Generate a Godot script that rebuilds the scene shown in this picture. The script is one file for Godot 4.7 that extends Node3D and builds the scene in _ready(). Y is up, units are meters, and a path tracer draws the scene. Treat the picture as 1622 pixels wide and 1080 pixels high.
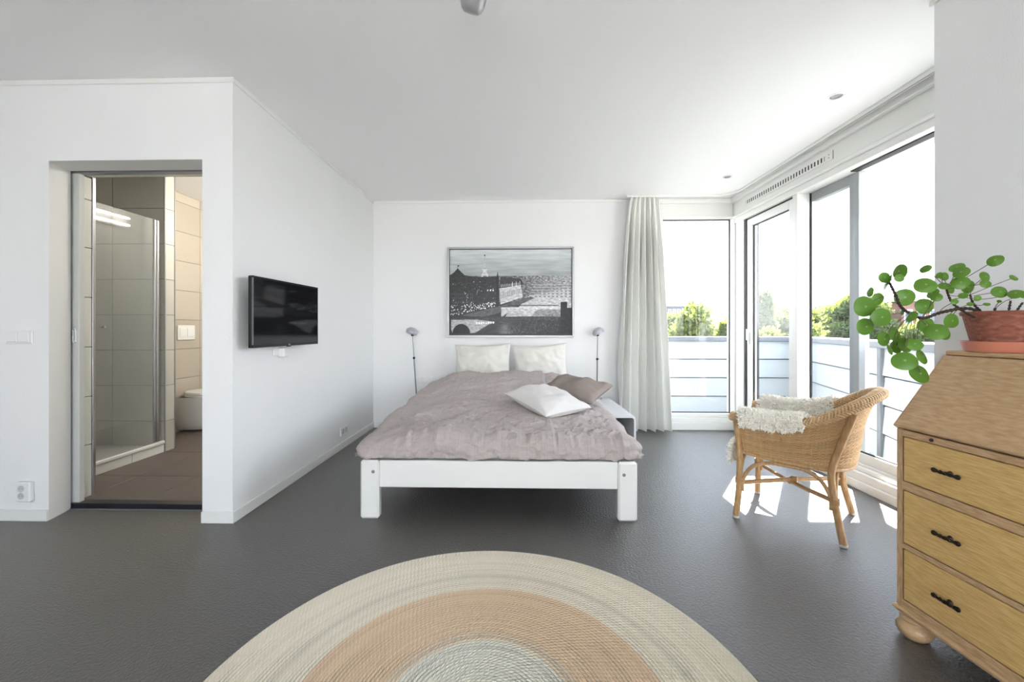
extends Node3D

# ---------------------------------------------------------------- mesh builder
class MB:
	var v := PackedVector3Array()
	var uv := PackedVector2Array()
	var col := PackedColorArray()
	var idx := PackedInt32Array()
	var xf := Transform3D.IDENTITY
	var tint := Color.WHITE
	var tinted := false

	func pt(p: Vector3, t := Vector2.ZERO) -> int:
		v.append(xf * p)
		uv.append(t)
		if tinted:
			col.append(tint)
		return v.size() - 1

	func tri(a: Vector3, b: Vector3, c: Vector3, out: Vector3) -> void:
		if (c - a).cross(b - a).dot(out) < 0.0:
			var k := b
			b = c
			c = k
		var n := pt(a)
		pt(b)
		pt(c)
		idx.append_array(PackedInt32Array([n, n + 1, n + 2]))

	func quad(a: Vector3, b: Vector3, c: Vector3, d: Vector3, out: Vector3, ua := Vector2.ZERO, ub := Vector2.ZERO, uc := Vector2.ZERO, ud := Vector2.ZERO) -> void:
		var n := pt(a, ua)
		pt(b, ub)
		pt(c, uc)
		pt(d, ud)
		if (c - a).cross(b - a).dot(out) < 0.0:
			idx.append_array(PackedInt32Array([n, n + 2, n + 1, n, n + 3, n + 2]))
		else:
			idx.append_array(PackedInt32Array([n, n + 1, n + 2, n, n + 2, n + 3]))

	func box(lo: Vector3, hi: Vector3, bev := 0.0) -> void:
		var c := (lo + hi) / 2.0
		var h := (hi - lo) / 2.0
		bev = minf(bev, minf(h.x, minf(h.y, h.z)) * 0.9)
		var g := h - Vector3.ONE * bev
		for i in 3:
			var j := (i + 1) % 3
			var k := (i + 2) % 3
			for s in [-1.0, 1.0]:
				var q := []
				for e in [[-1, -1], [1, -1], [1, 1], [-1, 1]]:
					var p := Vector3.ZERO
					p[i] = s * h[i]
					p[j] = e[0] * g[j]
					p[k] = e[1] * g[k]
					q.append(c + p)
				var o := Vector3.ZERO
				o[i] = s
				quad(q[0], q[1], q[2], q[3], o, Vector2(0, 0), Vector2(1, 0), Vector2(1, 1), Vector2(0, 1))
				if bev > 0.0:
					for s2 in [-1.0, 1.0]:
						var r := []
						for e in [[0, -1], [0, 1], [1, 1], [1, -1]]:
							var p := Vector3.ZERO
							p[i] = s * (h[i] if e[0] == 0 else g[i])
							p[j] = s2 * (g[j] if e[0] == 0 else h[j])
							p[k] = e[1] * g[k]
							r.append(c + p)
						var o2 := Vector3.ZERO
						o2[i] = s
						o2[j] = s2
						quad(r[0], r[1], r[2], r[3], o2)
		if bev > 0.0:
			for sx in [-1.0, 1.0]:
				for sy in [-1.0, 1.0]:
					for sz in [-1.0, 1.0]:
						var s3 := Vector3(sx, sy, sz)
						tri(c + s3 * Vector3(h.x, g.y, g.z), c + s3 * Vector3(g.x, h.y, g.z), c + s3 * Vector3(g.x, g.y, h.z), s3)

	# rows of points, ni x nj; normal = d/di x d/dj unless flipped
	func net(pts: PackedVector3Array, ni: int, nj: int, wrap_j := false, flip := false, uvs := PackedVector2Array()) -> void:
		var base := v.size()
		for k in pts.size():
			pt(pts[k], uvs[k] if uvs.size() else Vector2(float(k / nj) / ni, float(k % nj) / nj))
		var mj := nj if wrap_j else nj - 1
		for i in ni - 1:
			for j in mj:
				var a := base + i * nj + j
				var b := base + i * nj + (j + 1) % nj
				var c := a + nj
				var d := b + nj
				if flip:
					idx.append_array(PackedInt32Array([a, c, b, b, c, d]))
				else:
					idx.append_array(PackedInt32Array([a, b, c, b, d, c]))

	func fan(ring: PackedVector3Array, mid: Vector3, out: Vector3) -> void:
		for k in ring.size():
			tri(mid, ring[k], ring[(k + 1) % ring.size()], out)

	func tube(path: PackedVector3Array, rad, sides := 8, caps := true, flat_y := 1.0) -> void:
		var n := path.size()
		var pts := PackedVector3Array()
		var t0 := (path[1] - path[0]).normalized()
		var nn := t0.cross(Vector3.UP if absf(t0.y) < 0.9 else Vector3.RIGHT).normalized()
		for i in n:
			var t := (path[mini(i + 1, n - 1)] - path[maxi(i - 1, 0)]).normalized()
			nn = (nn - t * nn.dot(t)).normalized()
			var b := t.cross(nn)
			var r: float = rad if rad is float else rad[i]
			for j in sides:
				var a := TAU * j / sides
				pts.append(path[i] + nn * (cos(a) * r) + b * (sin(a) * r * flat_y))
		net(pts, n, sides, true, true)
		if caps:
			fan(pts.slice(0, sides), path[0], path[0] - path[1])
			fan(pts.slice((n - 1) * sides, n * sides), path[n - 1], path[n - 1] - path[n - 2])

	# profile of (radius, height) going up on the outside
	func lathe(profile: Array, segs := 24, arc := TAU) -> void:
		var pts := PackedVector3Array()
		for p in profile:
			for j in segs:
				var a := arc * j / segs
				pts.append(Vector3(p[0] * cos(a), p[1], p[0] * sin(a)))
		net(pts, profile.size(), segs, true, false)

	func made() -> ArrayMesh:
		var nrm := PackedVector3Array()
		nrm.resize(v.size())
		for k in range(0, idx.size(), 3):
			var a := idx[k]
			var b := idx[k + 1]
			var c := idx[k + 2]
			var f := (v[c] - v[a]).cross(v[b] - v[a])
			nrm[a] += f
			nrm[b] += f
			nrm[c] += f
		for k in nrm.size():
			nrm[k] = nrm[k].normalized() if nrm[k].length_squared() > 1e-20 else Vector3.UP
		var arr := []
		arr.resize(Mesh.ARRAY_MAX)
		arr[Mesh.ARRAY_VERTEX] = v
		arr[Mesh.ARRAY_NORMAL] = nrm
		arr[Mesh.ARRAY_TEX_UV] = uv
		if tinted:
			arr[Mesh.ARRAY_COLOR] = col
		arr[Mesh.ARRAY_INDEX] = idx
		var m := ArrayMesh.new()
		m.add_surface_from_arrays(Mesh.PRIMITIVE_TRIANGLES, arr)
		return m

# ---------------------------------------------------------------- naming and parenting
var taken := {}

func numbered(called: String) -> String:
	var n: int = taken.get(called, 0)
	taken[called] = n + 1
	return called if n == 0 else "%s_%03d" % [called, n]

func tag(o: Node, label: String, category: String, group := "") -> void:
	o.set_meta("label", label)
	o.set_meta("category", category)
	if group:
		o.set_meta("group", group)

func thing(called: String, label: String, category: String, at := Vector3.ZERO, turn := 0.0, group := "") -> Node3D:
	var o := Node3D.new()
	o.name = numbered(called)
	o.position = at
	o.rotation.y = turn
	tag(o, label, category, group)
	add_child(o)
	return o

func part(mb: MB, called: String, mat: Material, parent: Node, label := "") -> MeshInstance3D:
	return part_mesh(mb.made(), called, mat, parent, label)

func part_mesh(mesh: Mesh, called: String, mat: Material, parent: Node, label := "") -> MeshInstance3D:
	var o := MeshInstance3D.new()
	o.mesh = mesh
	o.material_override = mat
	var n := 0
	var base := called
	while parent.has_node(NodePath(called)):
		n += 1
		called = "%s_%03d" % [base, n]
	o.name = called
	parent.add_child(o)
	if label:
		o.set_meta("label", label)
	return o

func shell(mb: MB, called: String, mat: Material) -> MeshInstance3D:
	var o := MeshInstance3D.new()
	o.mesh = mb.made()
	o.material_override = mat
	o.name = numbered(called)
	o.set_meta("kind", "structure")
	add_child(o)
	return o

func shell_root(called: String) -> Node3D:
	var o := Node3D.new()
	o.name = numbered(called)
	o.set_meta("kind", "structure")
	add_child(o)
	return o

func solo(mb: MB, called: String, mat: Material, label: String, category: String, group := "", at := Vector3.ZERO) -> MeshInstance3D:
	var o := MeshInstance3D.new()
	o.mesh = mb.made()
	o.material_override = mat
	o.name = numbered(called)
	o.position = at
	tag(o, label, category, group)
	add_child(o)
	return o

func B(lo: Vector3, hi: Vector3, bev := 0.0) -> MB:
	var m := MB.new()
	m.box(lo, hi, bev)
	return m

func V(x: float, y: float, z: float) -> Vector3:
	return Vector3(x, y, z)

# ---------------------------------------------------------------- materials
func rgb(r: float, g: float, b: float) -> Color:
	return Color(r / 255.0, g / 255.0, b / 255.0)

func mat(color: Color, rough := 0.6, metal := 0.0, spec := 0.5) -> StandardMaterial3D:
	var m := StandardMaterial3D.new()
	m.albedo_color = color
	m.roughness = rough
	m.metallic = metal
	m.metallic_specular = spec
	return m

func noise(freq: float, kind := FastNoiseLite.TYPE_SIMPLEX_SMOOTH, octaves := 4, sd := 1) -> FastNoiseLite:
	var n := FastNoiseLite.new()
	n.noise_type = kind
	n.frequency = freq
	n.fractal_octaves = octaves
	n.seed = sd
	return n

func noise_tex(freq: float, size: int, ramp = null, octaves := 4, sd := 1, kind := FastNoiseLite.TYPE_SIMPLEX_SMOOTH) -> NoiseTexture2D:
	var t := NoiseTexture2D.new()
	t.width = size
	t.height = size
	t.seamless = true
	t.noise = noise(freq, kind, octaves, sd)
	if ramp:
		var g := Gradient.new()
		g.offsets = PackedFloat32Array(ramp[0])
		g.colors = PackedColorArray(ramp[1])
		t.color_ramp = g
	return t

func triplanar(m: StandardMaterial3D, scale: Vector3, world := false) -> void:
	m.uv1_triplanar = true
	m.uv1_world_triplanar = world
	m.uv1_scale = scale

func bump(m: StandardMaterial3D, t: Texture2D, cm: float) -> void:
	m.heightmap_enabled = true
	m.heightmap_texture = t
	m.heightmap_scale = cm

var M := {}

func make_materials() -> void:
	var fine := noise_tex(0.05, 512, null, 3, 5)
	M.wall = mat(rgb(240, 240, 239), 0.85, 0.0, 0.35)
	triplanar(M.wall, Vector3.ONE * 3.0, true)
	bump(M.wall, fine, 0.05)
	M.ceiling = mat(rgb(250, 250, 249), 0.9, 0.0, 0.3)
	M.trim = mat(rgb(236, 236, 232), 0.4)
	M.frame = mat(rgb(240, 240, 236), 0.3)
	M.gasket = mat(rgb(28, 28, 30), 0.5)
	M.alu = mat(rgb(150, 154, 156), 0.4, 0.5)
	var glass := mat(Color(0.8, 0.85, 0.85, 0.01), 0.02, 0.0, 0.33)
	glass.transparency = BaseMaterial3D.TRANSPARENCY_ALPHA
	M.glass = glass
	var sg := mat(Color(0.82, 0.86, 0.84, 0.1), 0.02)
	sg.transparency = BaseMaterial3D.TRANSPARENCY_ALPHA
	M.shower_glass = sg
	# speckled sheet floor
	var f := mat(Color.WHITE, 0.52, 0.0, 0.74)
	f.clearcoat_enabled = true
	f.clearcoat = 0.7
	f.clearcoat_roughness = 0.42
	f.albedo_texture = noise_tex(0.22, 1024, [[0.0, 0.4, 0.55, 0.75, 1.0], [rgb(44, 41, 38), rgb(66, 62, 58), rgb(74, 70, 66), rgb(83, 79, 74), rgb(104, 100, 94)]], 3, 11)
	triplanar(f, Vector3.ONE * 1.6, true)
	bump(f, noise_tex(0.04, 1024, null, 3, 12), 0.7)
	M.floor = f
	M.bath_floor = mat(rgb(104, 92, 86), 0.45)
	M.grout = mat(rgb(150, 146, 138), 0.9)
	M.bath_tile = mat(rgb(196, 193, 184), 0.18)
	M.beige_tile = mat(rgb(196, 186, 172), 0.2)
	M.tile_white = mat(rgb(232, 232, 226), 0.15)
	M.ceramic = mat(rgb(238, 238, 234), 0.08)
	M.chrome = mat(rgb(200, 200, 202), 0.18, 0.9)
	M.white_lacquer = mat(rgb(236, 235, 230), 0.35)
	M.plastic_white = mat(rgb(238, 238, 236), 0.35)
	M.socket_grey = mat(rgb(205, 205, 203), 0.45)
	M.dark = mat(rgb(22, 22, 24), 0.5)
	M.black_gloss = mat(rgb(12, 12, 14), 0.06)
	M.bezel = mat(rgb(40, 41, 44), 0.25, 0.4)
	M.tv_edge = mat(rgb(120, 122, 126), 0.35, 0.6)
	M.bolt = mat(rgb(140, 140, 138), 0.4, 0.5)
	M.silver = mat(rgb(176, 176, 178), 0.38, 0.55)
	M.lamp = mat(rgb(176, 176, 182), 0.35, 0.3)
	M.pole = mat(rgb(130, 132, 136), 0.3, 0.8)
	# textiles
	var linen := mat(rgb(190, 179, 174), 0.9, 0.0, 0.25)
	linen.albedo_texture = linen_texture()
	linen.rim_enabled = true
	linen.rim = 0.25
	triplanar(linen, V(2.4, 2.4, 2.4))
	bump(linen, noise_tex(0.03, 512, null, 5, 22), 0.35)
	M.linen = linen
	var pil := mat(rgb(226, 223, 214), 0.9, 0.0, 0.25)
	triplanar(pil, Vector3.ONE * 5.0)
	bump(pil, noise_tex(0.03, 512, null, 4, 23), 0.2)
	M.pillow = pil
	var cw := mat(rgb(226, 222, 218), 0.95, 0.0, 0.2)
	triplanar(cw, Vector3.ONE * 6.0)
	bump(cw, fine, 0.15)
	M.cushion_white = cw
	var cg := mat(Color.WHITE, 1.0, 0.0, 0.15)
	cg.albedo_texture = noise_tex(0.12, 512, [[0.0, 0.45, 0.6, 1.0], [rgb(116, 102, 96), rgb(152, 139, 132), rgb(168, 156, 149), rgb(190, 180, 173)]], 3, 24)
	triplanar(cg, Vector3.ONE * 4.0)
	bump(cg, noise_tex(0.12, 512, null, 3, 24), 0.5)
	M.cushion_taupe = cg
	var cur := mat(rgb(232, 232, 227), 0.95, 0.0, 0.2)
	cur.backlight_enabled = true
	cur.backlight = Color(0.25, 0.25, 0.24)
	M.curtain = cur
	# oak of the bureau: grain along local z
	var oak := mat(Color.WHITE, 0.42, 0.0, 0.45)
	oak.albedo_texture = noise_tex(0.012, 1024, [[0.0, 0.35, 0.5, 0.65, 1.0], [rgb(188, 150, 88), rgb(200, 164, 101), rgb(206, 170, 107), rgb(211, 176, 114), rgb(220, 188, 128)]], 5, 31)
	triplanar(oak, V(9.0, 11.0, 1.0))
	bump(oak, noise_tex(0.02, 512, null, 5, 33), 0.06)
	M.oak = oak
	var oak2 := mat(Color.WHITE, 0.36, 0.0, 0.5)
	oak2.albedo_texture = noise_tex(0.012, 1024, [[0.0, 0.35, 0.5, 0.65, 1.0], [rgb(166, 130, 90), rgb(181, 146, 104), rgb(188, 154, 114), rgb(194, 161, 122), rgb(206, 175, 138)]], 5, 32)
	triplanar(oak2, V(8.0, 9.0, 1.3))
	bump(oak2, noise_tex(0.02, 512, null, 5, 34), 0.06)
	M.oak_worn = oak2
	var oak3: StandardMaterial3D = oak2.duplicate()
	oak3.uv1_scale = V(9.0, 1.2, 9.0)
	M.oak_upright = oak3
	M.oak_dark = mat(rgb(74, 46, 24), 0.6)
	M.iron = mat(rgb(58, 48, 42), 0.32, 0.7)
	var cane := mat(Color.WHITE, 0.5, 0.0, 0.45)
	cane.vertex_color_use_as_albedo = true
	M.wicker = cane
	var pole := mat(Color.WHITE, 0.38, 0.0, 0.5)
	pole.albedo_texture = noise_tex(0.02, 512, [[0.0, 0.5, 1.0], [rgb(160, 122, 78), rgb(192, 152, 104), rgb(214, 180, 134)]], 4, 41)
	triplanar(pole, V(6.0, 1.2, 6.0))
	M.rattan = pole
	M.hide = mat(rgb(252, 247, 236), 1.0, 0.0, 0.1)
	var wool := mat(rgb(255, 250, 238), 1.0, 0.0, 0.1)
	wool.backlight_enabled = true
	wool.backlight = Color(0.3, 0.3, 0.28)
	M.wool = wool
	var terra := mat(Color.WHITE, 0.75, 0.0, 0.3)
	terra.albedo_texture = noise_tex(0.015, 512, [[0.0, 0.4, 0.6, 0.85, 1.0], [rgb(112, 66, 52), rgb(138, 84, 68), rgb(150, 95, 78), rgb(164, 116, 100), rgb(190, 160, 146)]], 5, 51)
	triplanar(terra, V(5.0, 9.0, 5.0))
	M.terracotta = terra
	var sauce := mat(rgb(196, 122, 98), 0.35, 0.0, 0.5)
	M.saucer = sauce
	M.soil = mat(rgb(58, 44, 34), 1.0)
	var leaf := mat(Color.WHITE, 0.32, 0.0, 0.5)
	leaf.vertex_color_use_as_albedo = true
	leaf.backlight_enabled = true
	leaf.backlight = Color(0.85, 0.95, 0.4)
	M.leaf = leaf
	M.petiole = mat(rgb(96, 92, 62), 0.5)
	M.bark = mat(rgb(62, 48, 40), 0.85)
	var rug := mat(Color.WHITE, 0.95, 0.0, 0.2)
	rug.vertex_color_use_as_albedo = true
	rug.albedo_texture = braid_texture(false)
	bump(rug, braid_texture(true), 0.4)
	M.rug = rug
	# outdoors
	M.siding = mat(rgb(172, 180, 186), 0.5)
	M.cap = mat(rgb(108, 112, 118), 0.5, 0.3)
	M.bounce_terrace = mat(rgb(208, 206, 203), 0.9)  # pale surface of the added deck that bounces sun indoors
	M.slab = mat(rgb(128, 129, 130), 0.9)
	M.ground = mat(rgb(98, 101, 98), 1.0)
	M.brick_far = mat(rgb(112, 80, 72), 0.9)
	M.white_far = mat(rgb(190, 187, 180), 0.9)
	M.grey_far = mat(rgb(74, 76, 84), 0.9)
	M.roof_far = mat(rgb(52, 55, 64), 0.8)
	M.pale_far = mat(rgb(124, 116, 110), 0.9)
	M.glass_far = mat(rgb(70, 80, 92), 0.15)
	M.trunk = mat(rgb(80, 68, 56), 0.9)

# one repeat of a braid: two strands crossing as chevrons
func braid_texture(height: bool) -> ImageTexture:
	var im := Image.create(64, 32, false, Image.FORMAT_RGB8)
	var rng := RandomNumberGenerator.new()
	rng.seed = 4
	for y in 32:
		for x in 64:
			var s := absf(y - 15.5) / 15.5
			var ph := fposmod(x / 32.0 + (s * 0.5 if y < 16 else s * 0.5 + 0.5), 1.0)
			var h := pow(sin(PI * ph), 0.7) * (0.55 + 0.45 * sqrt(maxf(0.0, 1.0 - s * s)))
			if height:
				im.set_pixel(x, y, Color(h, h, h))
			else:
				var k := 0.94 + 0.06 * rng.randf()
				if rng.randf() < 0.03:
					k *= 0.8
				im.set_pixel(x, y, Color(k, k, k * 0.99))
	return ImageTexture.create_from_image(im)

# unbleached linen: slubs and a faint check woven in
func linen_texture() -> ImageTexture:
	var n := 384
	var im := Image.create(n, n, false, Image.FORMAT_RGB8)
	var rng := RandomNumberGenerator.new()
	rng.seed = 12
	var rows := PackedFloat32Array()
	var cols := PackedFloat32Array()
	for k in n:
		rows.append(rng.randf_range(-0.02, 0.02) - (0.05 if k % 48 < 2 else 0.0))
		cols.append(rng.randf_range(-0.02, 0.02) - (0.05 if k % 48 < 2 else 0.0))
	for y in n:
		for x in n:
			var v := 0.955 + rows[y] + cols[x] + rng.randf_range(-0.015, 0.015)
			im.set_pixel(x, y, Color(v, v, v))
	return ImageTexture.create_from_image(im)
const STEMS := [[Vector3(1.626, 1.210, -1.531), Vector3(1.569, 1.212, -1.520), Vector3(1.516, 1.204, -1.508), Vector3(1.468, 1.194, -1.497), Vector3(1.421, 1.180, -1.486), Vector3(1.381, 1.180, -1.475), Vector3(1.355, 1.192, -1.474), Vector3(1.323, 1.207, -1.464), Vector3(1.308, 1.222, -1.463), Vector3(1.296, 1.253, -1.463), Vector3(1.283, 1.281, -1.463), Vector3(1.271, 1.302, -1.462)],
	[Vector3(1.560, 1.216, -1.519), Vector3(1.537, 1.239, -1.519), Vector3(1.525, 1.267, -1.519), Vector3(1.519, 1.285, -1.518)],
	[Vector3(1.659, 1.209, -1.542), Vector3(1.626, 1.231, -1.531), Vector3(1.615, 1.262, -1.531)],
	[Vector3(1.766, 1.208, -1.545), Vector3(1.772, 1.242, -1.545)],
	[Vector3(1.795, 1.208, -1.545), Vector3(1.804, 1.235, -1.536)],
	[Vector3(1.714, 1.208, -1.543), Vector3(1.717, 1.214, -1.543)]]
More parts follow.
